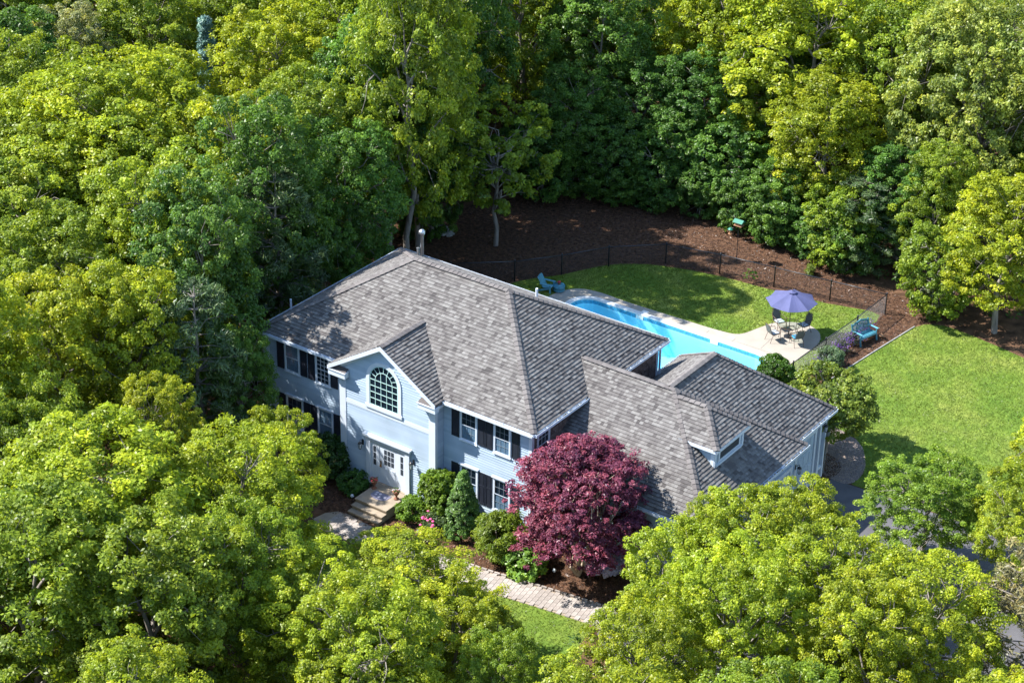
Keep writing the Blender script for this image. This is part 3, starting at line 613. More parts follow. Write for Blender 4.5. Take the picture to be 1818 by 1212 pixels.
LAWN2 = spline([(18.05, 19.4), (18.2, 21.3), (18.6, 24.6), (19.0, 28.0), (19.8, 28.9), (21, 29.0), (24.8, 28.3), (34, 26), (48, 24), (52, 13), (40, 12.4), (30, 12.9), (24, 12.72), (23.32, 12.9), (23.25, 13.9), (22.6, 15.2), (21.6, 16.4), (20.3, 16.6), (19, 17.4)], 3)
sheet('lawn', LAWN2, 0.008, 'grass')
FLAWN = spline([(4, -4.4), (9, -4.3), (13, -4.0), (16.2, -3.42), (17.4, -3.2), (19.8, -2.9), (20.3, -4.4), (21, -8), (21, -14), (14, -15), (6, -9)], 3)
sheet('lawn', FLAWN, 0.004, 'grass')
BED = spline([(4.2, -0.2), (4.4, -2.8), (6.9, -2.9), (8.9, -2.75), (11, -2.75), (14.9, -2.38), (16.28, -2.14), (18.35, -1.74), (19.6, -1.55), (20.3, -0.4), (20.2, 1.3), (14, 1), (9, 0.2)], 3)
sheet('mulch_bed', BED, 0.004, 'mulch')
DRIVE = [(22.2, 1.6), (22.4, 12.60), (30, 12.9), (36, 12.2), (44, 9.0), (60, 4.0), (60, -2), (40, 2.0), (36, -1), (33, -10), (31, -30), (24, -30), (25.5, -12), (23.5, -6), (20.4, -3.2), (20.2, -1.4), (20.4, 0.9)]
sheet('driveway', DRIVE, 0.012, 'asphalt')
GRAV = spline([(21.9, 12.62), (23.2, 12.66), (23.3, 13.9), (22.7, 15.2), (21.8, 16.2), (20.2, 16.6), (19.2, 15.2), (19.3, 13.0)], 4)
sheet('gravel_bed', GRAV, 0.016, 'gravel')
sheet('mulch_bed', spline([(21.85, 12.64), (22.35, 12.66), (22.35, 13.6), (21.6, 14.3), (20.3, 14.2), (20, 12.7)], 4), 0.022, 'mulch')
# steel edging of bed beside the lawn
part_e = MB()
ED = [(18.02, 19.5), (18.2, 21.3), (18.55, 24.6), (18.95, 28.0)]
for a, b in zip(ED, ED[1:]): part_e.bar((*a, 0.02), (*b, 0.02), 0.05, 0.07)
o = put('bed_edging', part_e.mesh('bed_edging'), 'stone'); o['kind'] = 'structure'
# lawn blades
def leaf_arr(name, C, Nn, L, Wd, T, tri=False):
    """C centres (n,3), Nn normals, L/Wd half sizes, T tints -> one mesh of small folded faces"""
    n = len(C); Nn = Nn / np.linalg.norm(Nn, axis=1, keepdims=True)
    r = RNG.normal(size=(n, 3)); A = np.cross(Nn, r); A /= np.linalg.norm(A, axis=1, keepdims=True) + 1e-9; B = np.cross(Nn, A)
    L = np.asarray(L).reshape(-1, 1); Wd = np.asarray(Wd).reshape(-1, 1)
    q = np.stack([C - A * L, C + B * Wd + A * L * 0.15, C + A * L, C - B * Wd + A * L * 0.15], 1)
    return raw(name, q.reshape(-1, 3), 4, T)
def raw(name, V, k, T):
    n = len(V) // k; me = bpy.data.meshes.new(name)
    me.vertices.add(len(V)); me.vertices.foreach_set('co', V.astype(np.float32).ravel())
    me.loops.add(len(V)); me.loops.foreach_set('vertex_index', np.arange(len(V), dtype=np.int32))
    me.polygons.add(n); me.polygons.foreach_set('loop_start', np.arange(0, len(V), k, dtype=np.int32))
    me.update(calc_edges=True)
    a = me.attributes.new('tint', 'FLOAT', 'FACE'); a.data.foreach_set('value', np.asarray(T, dtype=np.float32)); return me
def blades(poly, holes, n, h, name='grass', hmax=1.3):
    P = np.array(poly); lo = P.min(0); hi = P.max(0)
    x = RNG.uniform(lo[0], hi[0], n); y = RNG.uniform(lo[1], hi[1], n); k = inside(x, y, poly)
    for q in holes: k &= ~inside(x, y, q)
    k &= (x < 44) & (y > -14)
    x = x[k]; y = y[k]; m = len(x); hh = h * RNG.uniform(0.6, hmax, m); a = RNG.uniform(0, 6.28, m); w = 0.018
    b = np.stack([x, y, np.full(m, 0.004)], 1); d = np.stack([np.cos(a), np.sin(a), np.zeros(m)], 1) * w
    tip = b + np.stack([RNG.normal(size=m) * 0.035 + 0.01, RNG.normal(size=m) * 0.035, hh], 1)
    V = np.stack([b - d, b + d, tip], 1).reshape(-1, 3)
    me = raw(name, V, 3, RNG.uniform(0.35, 0.75, m)); o = put(name, me, 'leaf'); o['kind'] = 'stuff'; return o
for P, H, n in ((YARD, [DECK], 90000), (LAWN2, [], 160000), (FLAWN, [], 50000)):
    g = blades(P, H, n, 0.06); g.color = (0.12, 0.172, 0.026, 1)
    g['label'] = 'short mown grass'; g['category'] = 'grass'
# mulch and litter chips
def chips(poly, n, col, name, size=0.05):
    P = np.array(poly); lo = P.min(0); hi = P.max(0); x = RNG.uniform(lo[0], hi[0], n); y = RNG.uniform(lo[1], hi[1], n); k = inside(x, y, poly); x = x[k]; y = y[k]; m = len(x)
    C = np.stack([x, y, RNG.uniform(0.012, 0.05, m)], 1); Nn = RNG.normal(size=(m, 3)) * 0.6 + [0, 0, 1]
    me = leaf_arr(name, C, Nn, RNG.uniform(0.5, 1.4, m) * size, RNG.uniform(0.3, 0.8, m) * size * 0.5, RNG.uniform(0, 1, m)); o = put(name, me, 'needle'); o.color = (*col, 1); o['kind'] = 'stuff'
    o['label'] = 'scattered bark chips'; o['category'] = 'mulch'; return o
chips(MULCH, 60000, (0.085, 0.043, 0.026), 'bark_chips', 0.06); chips(BED, 14000, (0.12, 0.058, 0.034), 'bark_chips', 0.05)  # bank chips darker than the bed's, the woods' shade put into their colour
o = chips([(-60, -30), (4, -30), (4, 12), (-1, 14), (-9, 20), (-6, 29), (0, 32), (16, 31), (45, 60), (10, 100), (-60, 60)], 60000, (0.16, 0.095, 0.055), 'fallen_leaves', 0.11); o['label'] = 'dry brown leaves on the woodland floor'; o['category'] = 'leaf litter'
o = chips(GRAV, 14000, (0.30, 0.255, 0.235), 'pebbles', 0.04); o['label'] = 'small round pebbles beside the garage'; o['category'] = 'gravel'
# joints in the pool deck
jb = MB()
for x in (4.9, 6.4, 7.9, 9.4, 10.9, 12.4): jb.box(x - 0.008, x + 0.008, 20.92, 21.30, 0.0, 0.0315)
for y in (16.5, 18.0, 19.5, 21.0): jb.box(15.22, 15.62, y - 0.008, y + 0.008, 0.0, 0.0315)
jb.bar((12.6, 21.1, 0.025), (15.3, 21.1, 0.025), 0.016, 0.014).bar((13.9, 21.2, 0.025), (13.7, 24.1, 0.025), 0.016, 0.014)
o = put('deck_joints', jb.mesh('deck_joints'), 'asphalt'); o['kind'] = 'structure'
# pool
pool = thing('swimming_pool', 'long blue rectangular swimming pool with rounded corners behind the house', 'pool', (9.3, 18.2, -2.2))
def depth(x): return -1.05 if x > 11.8 else (-2.1 if x < 8.0 else -2.1 + (x - 8) / 3.8 * 1.05)
mb = MB(); PB = POOL; n = len(PB)
mb2 = MB(); mb2.add([(x, y, -0.22) for x, y in PB] + [(x, y, -2.25) for x, y in PB], [((i + 1) % n, i, i + n, (i + 1) % n + n) for i in range(n)]); part('pool_wall', mb2, 'liner', pool)
fl = MB(); xs = [3.7, 8.0, 11.8, 14.9]
for a, b in zip(xs, xs[1:]): fl.add([(a, 15.7, depth(a)), (b, 15.7, depth(b)), (b, 20.65, depth(b)), (a, 20.65, depth(a))], [(0, 1, 2, 3)])
part('pool_floor', fl, 'liner', pool)
tb = MB(); tb.add([(x, y, -0.017) for x, y in PB] + [(x, y, -0.22) for x, y in PB], [((i + 1) % n, i, i + n, (i + 1) % n + n) for i in range(n)]); part('waterline_band', tb, 'tileband', pool)
cp = MB()
PO = rounded(3.42, 15.18, 15.47, 20.88, 1.2)
for i in range(n):
    j = (i + 1) % n; cp.prism([(*PB[i], 0.055), (*PO[i], 0.055), (*PO[j], 0.055), (*PB[j], 0.055)], (0, 0, -0.07))
part('coping', cp, 'coping', pool)
ws = MB()
for k, (a, z) in enumerate(((1.9, -0.75), (1.35, -0.5), (0.75, -0.28))): ws.box(9.0 + 0.01 * k, 14.86, 15.76, 15.75 + a, -2.0, z)
part('pool_steps', ws, 'lstep', pool)
for x in (7.2, 11.6): part('skimmer', MB().box(x - 0.22, x + 0.22, 20.575, 20.598, -0.22, -0.02), 'coping', pool)
WP = rounded(3.708, 14.892, 15.758, 20.592, 0.942)
wt = put('water', MB().prism([(x, y, -2.3) for x, y in reversed(WP)], (0, 0, 2.18)).mesh('water'), 'water'); wt['kind'] = 'structure'
for i, (x, y) in enumerate(((7.25, 21.02), (12.15, 21.3))):
    t = tag(part('skimmer_lid', MB().box(x - 0.16, x + 0.16, y - 0.13, y + 0.13, 0.03, 0.042), 'coping', None), ('white square lid in the deck near the shaded pool end', 'white lid in the deck where the lawn dips towards the pool')[i], 'lid')
# walkway of separate pavers
walk = sheet('walkway', spline([(6.6, -4.1), (6.7, -2.62), (9.0, -2.72), (11, -2.74), (14.9, -2.36), (16.28, -2.12), (18.35, -1.72), (19.9, -1.5), (20.5, -1.45), (20.5, -2.8), (19.74, -2.9), (17.43, -3.2), (16.2, -3.4), (14.5, -3.7), (11, -4.0)], 3), 0.012, 'step')
PV = []
for k in range(5):
    me = MB().add([(-.147, -.0985, 0), (.147, -.0985, 0), (.147, .0985, 0), (-.147, .0985, 0), (-.141, -.0925, .04), (.141, -.0925, .04), (.141, .0925, .04), (-.141, .0925, .04)],
                  [(4, 5, 6, 7), (0, 1, 5, 4), (1, 2, 6, 5), (2, 3, 7, 6), (3, 0, 4, 7)], 0.1 + 0.2 * k).mesh('paver'); me.materials.append(M['paver']); PV.append(me)
def wy(x):
    P = [(6, -3.38), (9, -3.38), (12, -3.35), (15, -2.98), (16.3, -2.74), (18.4, -2.42), (20.5, -2.12), (22, -1.9)]
    for (a, b), (c, d) in zip(P, P[1:]):
        if a <= x <= c: return b + (d - b) * (x - a) / (c - a)
    return P[-1][1]
x = 20.35; cnt = 0
while x > 6.8 and cnt < 296:
    y0 = wy(x); an = math.atan2(wy(x + .3) - wy(x - .3), .6)
    for j in range(4):
        o = bpy.data.objects.new('paver', random.choice(PV)); COL.objects.link(o); o.parent = walk
        t = (j - 1.5) * 0.298 + (0.07 if round(x / 0.2) % 2 else -0.07)
        o.location = (x - math.sin(an) * t, y0 + math.cos(an) * t, 0.012 + random.uniform(-0.004, 0.004)); o.rotation_euler = (random.uniform(-.01, .01), random.uniform(-.01, .01), an + math.pi / 2 + random.uniform(-.006, .006)); cnt += 1
    x -= 0.2
# stone edging pieces between walkway and bed
for i in range(30):
    x = 20.0 - i * 0.3; y = wy(x) + 0.68
    me = MB().box(-0.12, 0.12, -0.04, 0.04, 0, 0.09, random.random()).mesh('edging_stone'); me.materials.append(M['paver'])
    o = bpy.data.objects.new('edging_stone', me); COL.objects.link(o); o.parent = walk; o.location = (x, y, 0.01); o.rotation_euler = (0, random.uniform(-.05, .05), 0.15 + random.uniform(-.1, .1))

# ================================================================ FENCE
FP = [(-2.6, 17.6), (-0.1, 19.83), (1.43, 21.95), (2.85, 24.3), (5.09, 26.45), (8.03, 27.13), (11.08, 27.54), (14.15, 27.95), (17.12, 28.33), (17.08, 25.2), (16.93, 22.15), (16.8, 19.1)]
fc = thing('chain_link_fence', 'dark chain link fence curving round the pool yard', 'fence', (FP[5][0], FP[5][1], 0))
FH = 1.15
for x, y in FP: part('fence_post', MB().lathe([(0.038, 0), (0.038, FH + 0.03), (0.05, FH + 0.05), (0.03, FH + 0.10), (0, FH + 0.11)], (x, y, 0), 8), 'fence', fc, True)
for (a, b), (c, d) in zip(FP, FP[1:]):
    part('top_rail', MB().tube([(a, b, FH), (c, d, FH)], 0.026, 6), 'fence', fc, True)
    mb = MB(); L = math.hypot(c - a, d - b); ux, uy = (c - a) / L, (d - b) / L; s = 0.075; H = FH - 0.06; w = 0.0035
    k = -H
    while k < L:
        for sg in (1, -1):
            t0, t1 = max(k, 0), min(k + H, L)
            if t1 - t0 > 0.02:
                z0, z1 = (t0 - k, t1 - k) if sg > 0 else (H - (t0 - k), H - (t1 - k))
                mb.bar((a + ux * t0, b + uy * t0, z0 + 0.03), (a + ux * t1, b + uy * t1, z1 + 0.03), w, w)
        k += s
    part('wire_mesh', mb, 'fence', fc, stuff=True)

# ================================================================ GARDEN FURNITURE
def chair_t(cush=False):
    t = thing('patio_chair', 'x', 'chair')
    s = MB(); n = 8; pts = []
    # sling seat and back as a curved sheet
    prof = [(-0.24, 0.44), (0.0, 0.41), (0.20, 0.42), (0.27, 0.50), (0.33, 0.72), (0.38, 0.92), (0.40, 0.96)]
    for (a, b), (c, d) in zip(prof[:3], prof[1:3]): s.prism([(-0.22, a, b), (0.22, a, b), (0.22, c, d), (-0.22, c, d)], (0, 0, -0.015))
    part('seat', s, 'sling', t)
    s = MB()
    for (a, b), (c, d) in zip(prof[2:], prof[3:]):
        w0 = 0.22 if b < 0.9 else 0.18; w1_ = 0.22 if d < 0.9 else 0.16; s.prism([(-w0, a, b), (w0, a, b), (w1_, c, d), (-w1_, c, d)], (0, 0.015, 0.004))
    part('backrest', s, 'sling', t)
    fr = MB()
    for q in (-1, 1):
        x = q * 0.24
        part('leg', MB().tube([(x, -0.24, 0.44), (x * 1.05, -0.27, 0.0)], 0.012, 6), 'bronze', t); part('leg', MB().tube([(x, 0.18, 0.42), (x * 1.05, 0.34, 0.0)], 0.012, 6), 'bronze', t)
        fr.tube([(x, -0.24, 0.44), (x, 0.0, 0.41), (x, 0.20, 0.42), (x, 0.33, 0.72), (x * 0.9, 0.40, 0.96)], 0.013, 6)
        part('armrest', MB().tube([(x, -0.24, 0.44), (x * 1.12, -0.22, 0.64), (x * 1.12, 0.1, 0.66), (x, 0.31, 0.66)], 0.014, 6), 'bronze', t)
    fr.tube([(-0.216, 0.40, 0.96), (0, 0.42, 1.01), (0.216, 0.40, 0.96)], 0.013, 6); fr.bar((-0.24, -0.24, 0.44), (0.24, -0.24, 0.44), 0.02, 0.02)
    part('frame', fr, 'bronze', t)
    part('seat_pad', MB().box(-0.19, 0.19, -0.2, 0.17, 0.43, 0.465), 'cushion' if cush else 'curtain', t)
    return t
TX, TY = 14.38, 23.15
c0 = chair_t(); c1 = chair_t(True)
CH = [(c0, -0.80, 0.45, 'bronze patio chair at the lawn side of the table, leftmost of the four'), (c0, 0.35, 0.85, 'patio chair half under the umbrella, nearest the fence'),
      (c0, -0.42, -0.80, 'patio chair nearest the pool, with its back to the house'), (c1, 0.72, -0.52, 'patio chair with a bright blue cushion')]
for i, (src, dx, dy, lb) in enumerate(CH):
    rz = math.atan2(dy, dx) - math.pi / 2
    if i in (0, 3): o = src; o.location = (TX + dx, TY + dy, 0.03); o.rotation_euler = (0, 0, rz); o['label'] = lb
    else: o = dup(src, (TX + dx, TY + dy, 0.03), rz, label=lb)
    o['group'] = 'patio chairs round the glass table'
tb = thing('patio_table', 'round glass patio table under the periwinkle umbrella', 'table', (TX, TY, 0.03))
part('table_top', MB().lathe([(0.60, 0.70), (0.60, 0.712)], (TX, TY, 0.03), 28), 'tableglass', tb)
part('table_rim', MB().tube([(TX + 0.61 * math.cos(a * math.pi / 14), TY + 0.61 * math.sin(a * math.pi / 14), 0.735) for a in range(29)], 0.014, 5), 'bronze', tb)
for k in range(4):
    a = math.pi / 4 + k * math.pi / 2; part('leg', MB().tube([(TX + 0.58 * math.cos(a), TY + 0.58 * math.sin(a), 0.72), (TX + 0.42 * math.cos(a), TY + 0.42 * math.sin(a), 0.4), (TX + 0.52 * math.cos(a), TY + 0.52 * math.sin(a), 0.03)], 0.014, 6), 'bronze', tb)
part('shelf_ring', MB().tube([(TX + 0.42 * math.cos(a * math.pi / 8), TY + 0.42 * math.sin(a * math.pi / 8), 0.43) for a in range(17)], 0.01, 5), 'bronze', tb)
um = thing('patio_umbrella', 'open eight sided periwinkle umbrella over the patio table', 'umbrella', (TX, TY, 0.03))
part('base', MB().lathe([(0.24, 0), (0.24, 0.04), (0.10, 0.09), (0.035, 0.12), (0.035, 0.3)], (TX, TY, 0.03), 16), 'black', um)
part('pole', MB().lathe([(0.02, 0.1), (0.02, 2.55)], (TX, TY, 0.03), 8), 'bronze', um)
UR, UZ, UT = 1.30, 2.02, 2.48
cn = []
for k in range(8):
    a0 = math.radians(22.5 + 45 * k); a1 = a0 + math.pi / 4; mb = MB(); Nn = 5
    # each gore sags a little between its ribs
    g = []
    for j in range(Nn + 1):
        t = j / Nn; r = 0.09 + (UR - 0.09) * t; z = UT - (UT - UZ) * (t ** 1.15)
        row = []
        for m in range(5):
            f = m / 4; a = a0 + (a1 - a0) * f; rr = r * math.cos(math.pi / 8) / math.cos(a - (a0 + a1) / 2); rr *= 1 - 0.035 * t * math.sin(math.pi * f)
            row.append((TX + rr * math.cos(a), TY + rr * math.sin(a), 0.03 + z - 0.05 * t * math.sin(math.pi * f)))
        g.append(row)
    vs = [p for r in g for p in r]; mb.add(vs, [(j * 5 + m, (j + 1) * 5 + m, (j + 1) * 5 + m + 1, j * 5 + m + 1) for j in range(Nn) for m in range(4)])
    part('canopy_panel', mb, 'canopy', um)
    part('rib', MB().bar((TX + 0.05 * math.cos(a0), TY + 0.05 * math.sin(a0), UT - 0.0), (TX + UR * math.cos(a0), TY + UR * math.sin(a0), UZ + 0.01), 0.014, 0.012), 'bronze', um)
    part('strut', MB().bar((TX + 0.03 * math.cos(a0), TY + 0.03 * math.sin(a0), 1.85), (TX + 0.65 * math.cos(a0), TY + 0.65 * math.sin(a0), UZ + 0.21), 0.012, 0.01), 'bronze', um)
mb = MB()
for k in range(8):
    a0 = math.radians(22.5 + 45 * k); a1 = a0 + math.pi / 4
    mb.add([(TX, TY, UT + 0.15), (TX + 0.22 * math.cos(a0), TY + 0.22 * math.sin(a0), UT + 0.055), (TX + 0.22 * math.cos(a1), TY + 0.22 * math.sin(a1), UT + 0.055)], [(0, 1, 2)])
part('vent_cap', mb, 'canopy', um); part('finial', MB().lathe([(0.03, 0), (0.035, 0.04), (0, 0.08)], (TX, TY, UT + 0.15), 8), 'bronze', um)
# teal garden bench
def bench():
    t = thing('garden_bench', 'teal slatted garden bench with a curved backrest on the mulch bed', 'bench')
    for k in range(5): part('seat_slat', MB().box(-0.60, 0.60, -0.24 + k * 0.1, -0.16 + k * 0.1, 0.42, 0.445), 'teal', t)
    for k in range(13):
        x = -0.52 + k * 1.04 / 12; h = 0.86 + 0.14 * (1 - (x / 0.6) ** 2); part('back_slat', MB().bar((x, 0.27, 0.46), (x, 0.37, h), 0.035, 0.015, (0, 1, 0)), 'teal', t)
    tr = MB(); n = 12
    P = [(-0.60 + 1.2 * k / n, 0.375, 0.86 + 0.15 * (1 - (-1 + 2 * k / n) ** 2) + (0.05 if k == 6 else 0)) for k in range(n + 1)]
    for a, b in zip(P, P[1:]): tr.bar(a, b, 0.035, 0.09)
    part('top_rail', tr, 'teal', t)
    for s in (-1, 1):
        x = s * 0.60
        part('back_leg', MB().bar((x, 0.36, 0.0), (x, 0.24, 0.44), 0.06, 0.07, (0, 1, 0)).bar((x, 0.25, 0.42), (x, 0.39, 0.98), 0.055, 0.06, (0, 1, 0)), 'teal', t)
        part('front_leg', MB().bar((x, -0.30, 0.0), (x, -0.22, 0.40), 0.06, 0.07, (0, 1, 0)).bar((x, -0.22, 0.39), (x, -0.24, 0.64), 0.05, 0.05, (0, 1, 0)), 'teal', t)
        part('armrest', MB().box(x - 0.05, x + 0.05, -0.32, 0.32, 0.64, 0.67), 'paleblue', t)
    part('apron', MB().box(-0.57, 0.57, -0.265, -0.245, 0.34, 0.42), 'paleblue', t)
    return t
b = bench(); b.location = (17.62, 25.05, 0.01); b.rotation_euler = (0, 0, math.radians(76))
# adirondack chair and drum stool behind the roof edge
ad = thing('adirondack_chair', 'pale blue slatted lawn chair at the pool\'s shaded far corner', 'chair', (0, 0, 0))
for k in range(6):
    x = -0.25 + k * 0.1; part('back_slat', MB().bar((x, 0.15, 0.30), (x * 1.15, 0.55, 1.02 - 0.9 * abs(x) ** 2), 0.08, 0.02, (0, 1, 0)), 'paleblue', ad)
for k in range(5): part('seat_slat', MB().box(-0.27, 0.27, -0.38 + k * 0.11, -0.29 + k * 0.11, 0.37 - k * 0.02, 0.39 - k * 0.02), 'paleblue', ad)
for s in (-1, 1):
    part('armrest', MB().box(s * 0.34 - 0.07, s * 0.34 + 0.07, -0.42, 0.36, 0.56, 0.585), 'paleblue', ad)
    part('leg', MB().box(s * 0.30 - 0.02, s * 0.30 + 0.02, -0.38, -0.28, 0, 0.56), 'paleblue', ad); part('leg', MB().bar((s * 0.29, -0.3, 0.33), (s * 0.29, 0.5, 0.05), 0.03, 0.1), 'paleblue', ad)
part('crossbar', MB().box(-0.33, 0.33, 0.30, 0.34, 0.55, 0.62), 'paleblue', ad)
ad.scale = (0.82, 0.82, 0.85); ad.location = (1.9, 19.95, 0.01); ad.rotation_euler = (0, 0, math.radians(100))
dr = thing('drum_table', 'small round teal drum table with a red flower pot beside the lawn chair', 'table', (2.4, 20.3, 0.0))
part('drum', MB().lathe([(0.24, 0.02), (0.30, 0.06), (0.31, 0.36), (0.27, 0.40), (0, 0.405)], (2.4, 20.3, 0.0), 16), 'teal', dr, True)
part('rim', MB().lathe([(0.315, 0.10), (0.325, 0.12), (0.315, 0.14)], (2.4, 20.3, 0), 16), 'paleblue', dr); part('rim', MB().lathe([(0.315, 0.30), (0.325, 0.32), (0.315, 0.34)], (2.4, 20.3, 0), 16), 'paleblue', dr)
fp = thing('flower_pot', 'little pot of red flowers on the teal drum table', 'flower pot', (2.4, 20.3, 0.405))
part('pot', MB().lathe([(0.07, 0), (0.10, 0.12), (0.085, 0.12), (0, 0.11)], (2.4, 20.3, 0.406), 10), 'urn', fp)
mb = MB()
for k in range(14): a = k * 2.4; r = 0.02 * math.sqrt(k); mb.lathe([(0.025, 0), (0.03, 0.015), (0, 0.03)], (2.4 + r * math.cos(a), 20.3 + r * math.sin(a), 0.52 + 0.03 * random.random()), 5)
M['redflower'] = simple('red_petals', (0.45, 0.03, 0.06), 0.7); M['pinkflower'] = simple('pink_petals', (0.75, 0.09, 0.28), 0.7); M['globe'] = simple('pale_glass_globe', (0.5, 0.55, 0.6), 0.15)
part('blooms', mb, 'redflower', fp, stuff=True)
# bird feeders
bf = thing('bird_feeder_pole', 'thin black pole holding bird feeders on the shaded mulch', 'pole', (7.96, 29.0, 0))
part('pole', MB().tube([(7.96, 29.0, 0), (7.96, 29.0, 2.15)], 0.02, 6), 'black', bf); part('hook', MB().tube([(7.96, 29.0, 1.75), (7.7, 28.9, 1.95), (7.55, 28.85, 1.9)], 0.012, 5), 'black', bf)
f1 = thing('bird_feeder', 'bird feeder with a green roof on top of the black pole', 'bird feeder', (7.96, 29.0, 2.15))
part('box', MB().box(7.80, 8.12, 28.88, 29.12, 2.16, 2.34), 'wood', f1); part('roof', MB().prism([(7.68, 28.78, 2.34), (7.68, 29.0, 2.48), (7.68, 29.22, 2.34)], (0.56, 0, 0)), 'feedgreen', f1); part('tray', MB().box(7.72, 8.2, 28.82, 29.18, 2.13, 2.158), 'wood', f1)
f2 = thing('bird_feeder', 'smaller bird feeder hanging lower on the pole\'s left arm', 'bird feeder', (7.55, 28.85, 1.55))
part('tube', MB().lathe([(0.06, 0), (0.06, 0.24), (0, 0.25)], (7.55, 28.85, 1.6), 10), 'wood', f2); part('roof', MB().lathe([(0.15, 0), (0.06, 0.08), (0, 0.1)], (7.55, 28.85, 1.85), 10), 'feedgreen', f2); part('tray', MB().lathe([(0.12, 0), (0.12, 0.02), (0, 0.02)], (7.55, 28.85, 1.575), 10), 'wood', f2)
# pale rock heap behind the house
mb = MB(); rr = random.Random(5)
for k in range(160):
    a = rr.uniform(0, 6.28); r = rr.random() ** 0.5; x = -6.79 + 0.75 * r * math.cos(a); y = 22.23 + 0.6 * r * math.sin(a); s = rr.uniform(0.05, 0.13)
    mb.lathe([(s, 0), (s * 1.1, s * 0.4), (s * 0.5, s * 0.9), (0, s)], (x, y, 0.22 * (1 - r * r) + 0.0), 6)
o = put('stone_pile', mb.mesh('stone_pile'), 'stone'); o['kind'] = 'stuff'; tag(o, 'low pile of pale grey stones on the dark mulch behind the house', 'stones')
# door mat, urns, lanterns, garden globes
GYm = -1.15
mt = thing('door_mat', 'blue grey half round door mat printed with pale flowers', 'door mat', (7.85, -1.1, 0.497))
pts = [(7.42, -0.95), (7.42, -1.25)] + [(7.85 + 0.44 * math.cos(math.radians(a)), -1.25 - 0.24 * math.sin(math.radians(-a))) for a in range(-165, -10, 15)] + [(8.29, -1.25), (8.29, -0.95)]
part('mat', MB().prism([(x, y, 0.497) for x, y in pts], (0, 0, 0.012)), 'mat', mt)
fl = MB()
for cx, cy in ((7.62, -1.2), (7.78, -1.08), (7.86, -1.28), (7.58, -1.04), (8.1, -1.2)):
    for k in range(5): a = k * 1.257; fl.lathe([(0.035, 0), (0.035, 0.002)], (cx + 0.035 * math.cos(a), cy + 0.035 * math.sin(a), 0.5095 + k * 0.0003), 8)
part('flower_print', fl, 'matflower', mt)
def urn(x, y, lb, fm, big):
    u = thing('flower_urn', lb, 'urn', (x, y, 0.497))
    part('urn', MB().lathe([(0.12, 0), (0.12, 0.03), (0.05, 0.07), (0.045, 0.16), (0.12, 0.26), (0.15, 0.38), (0.18, 0.40), (0.15, 0.405), (0, 0.38)], (x, y, 0.498), 14), 'urn', u, True)
    m2 = MB(); m3 = MB()
    for k in range(26):
        a = k * 2.4; r = 0.035 * math.sqrt(k); c = (x + r * math.cos(a), y + r * math.sin(a), 0.90 + 0.09 * random.random())
        (m2 if k % (2 if big else 4) else m3).lathe([(0.02, 0), (0.035, 0.02), (0, 0.05)], c, 5)
    part('blooms', m2 if big else m3, fm, u, stuff=True); o = part('foliage', m3 if big else m2, 'leaf', u, stuff=True); o.color = (0.09, 0.16, 0.03, 1)
urn(7.24, -0.85, 'rust coloured urn of red flowers at the left side of the front door', 'redflower', True); urn(8.55, -0.95, 'rust coloured urn with leafy plant at the right side of the front door', 'matflower', False)
def lantern(x, y, z, lb, out=(0, -1, 0)):
    o_ = Vector(out); u = thing('wall_lantern', lb, 'lantern', (x, y, z)); p = Vector((x, y, z)); c = p + o_ * 0.2
    part('back_plate', MB().bar(p + Vector((0, 0, -0.12)) + o_ * 0.012, p + Vector((0, 0, 0.14)) + o_ * 0.012, 0.09, 0.02, out), 'black', u)
    part('arm', MB().tube([p, p + o_ * 0.12 + Vector((0, 0, 0.14)), c + Vector((0, 0, 0.2)), c + Vector((0, 0, 0.12))], 0.012, 5), 'black', u)
    part('cap', MB().lathe([(0.11, 0), (0.05, 0.07), (0.02, 0.09), (0, 0.13)], c + Vector((0, 0, 0.02)), 6), 'black', u)
    part('glass', MB().lathe([(0.055, -0.24), (0.085, 0.0), (0, 0.0)], c + Vector((0, 0, 0.02)), 6), 'globe', u)
    for k in range(6): a = k * math.pi / 3; part('bar', MB().bar(c + Vector((0.06 * math.cos(a), 0.06 * math.sin(a), -0.24)), c + Vector((0.09 * math.cos(a), 0.09 * math.sin(a), 0.02)), 0.012, 0.012), 'black', u)
    part('base', MB().lathe([(0, -0.30), (0.02, -0.28), (0.06, -0.235), (0, -0.23)], c, 6), 'black', u)
lantern(6.22, GY - 0.03, 2.2, 'black wall lantern on the left of the front door'); lantern(9.02, GY - 0.03, 2.2, 'black wall lantern on the right of the front door')
lantern(22.32, 9.02, 2.35, 'black lantern on the garage wall between the two roof corners', (1, 0, 0)); lantern(21.87, 12.2, 2.75, 'black lantern at the far end of the garage wall', (1, 0, 0))
for i, (x, y, lb) in enumerate(((16.9, -1.1, 'pale garden globe light on the mulch beside the red maple'), (10.7, -2.2, 'small pale globe light in the mulch below the rose bush'), (6.75, -1.75, 'small pale globe light left of the stone stoop'))):
    u = thing('garden_light', lb, 'garden light', (x, y, 0)); part('stake', MB().lathe([(0.012, 0), (0.012, 0.28)], (x, y, 0), 6), 'black', u); part('globe', MB().lathe([(0, 0), (0.06, 0.03), (0.085, 0.09), (0.06, 0.15), (0, 0.18)], (x, y, 0.28), 12), 'globe', u, True)
for i, (x, y, lb) in enumerate(((17.75, 23.6, 'small tan ornament on the mulch in front of the teal bench'), (18.15, 25.9, 'small tan ornament on the mulch behind the teal bench'))):
    u = thing('bird_ornament', lb, 'garden ornament', (x, y, 0)); part('post', MB().lathe([(0.01, 0), (0.01, 0.12)], (x, y, 0), 6), 'black', u); part('body', MB().lathe([(0.02, 0), (0.12, 0.03), (0.13, 0.07), (0.04, 0.11), (0, 0.12)], (x, y, 0.1), 10), 'wood', u, True)
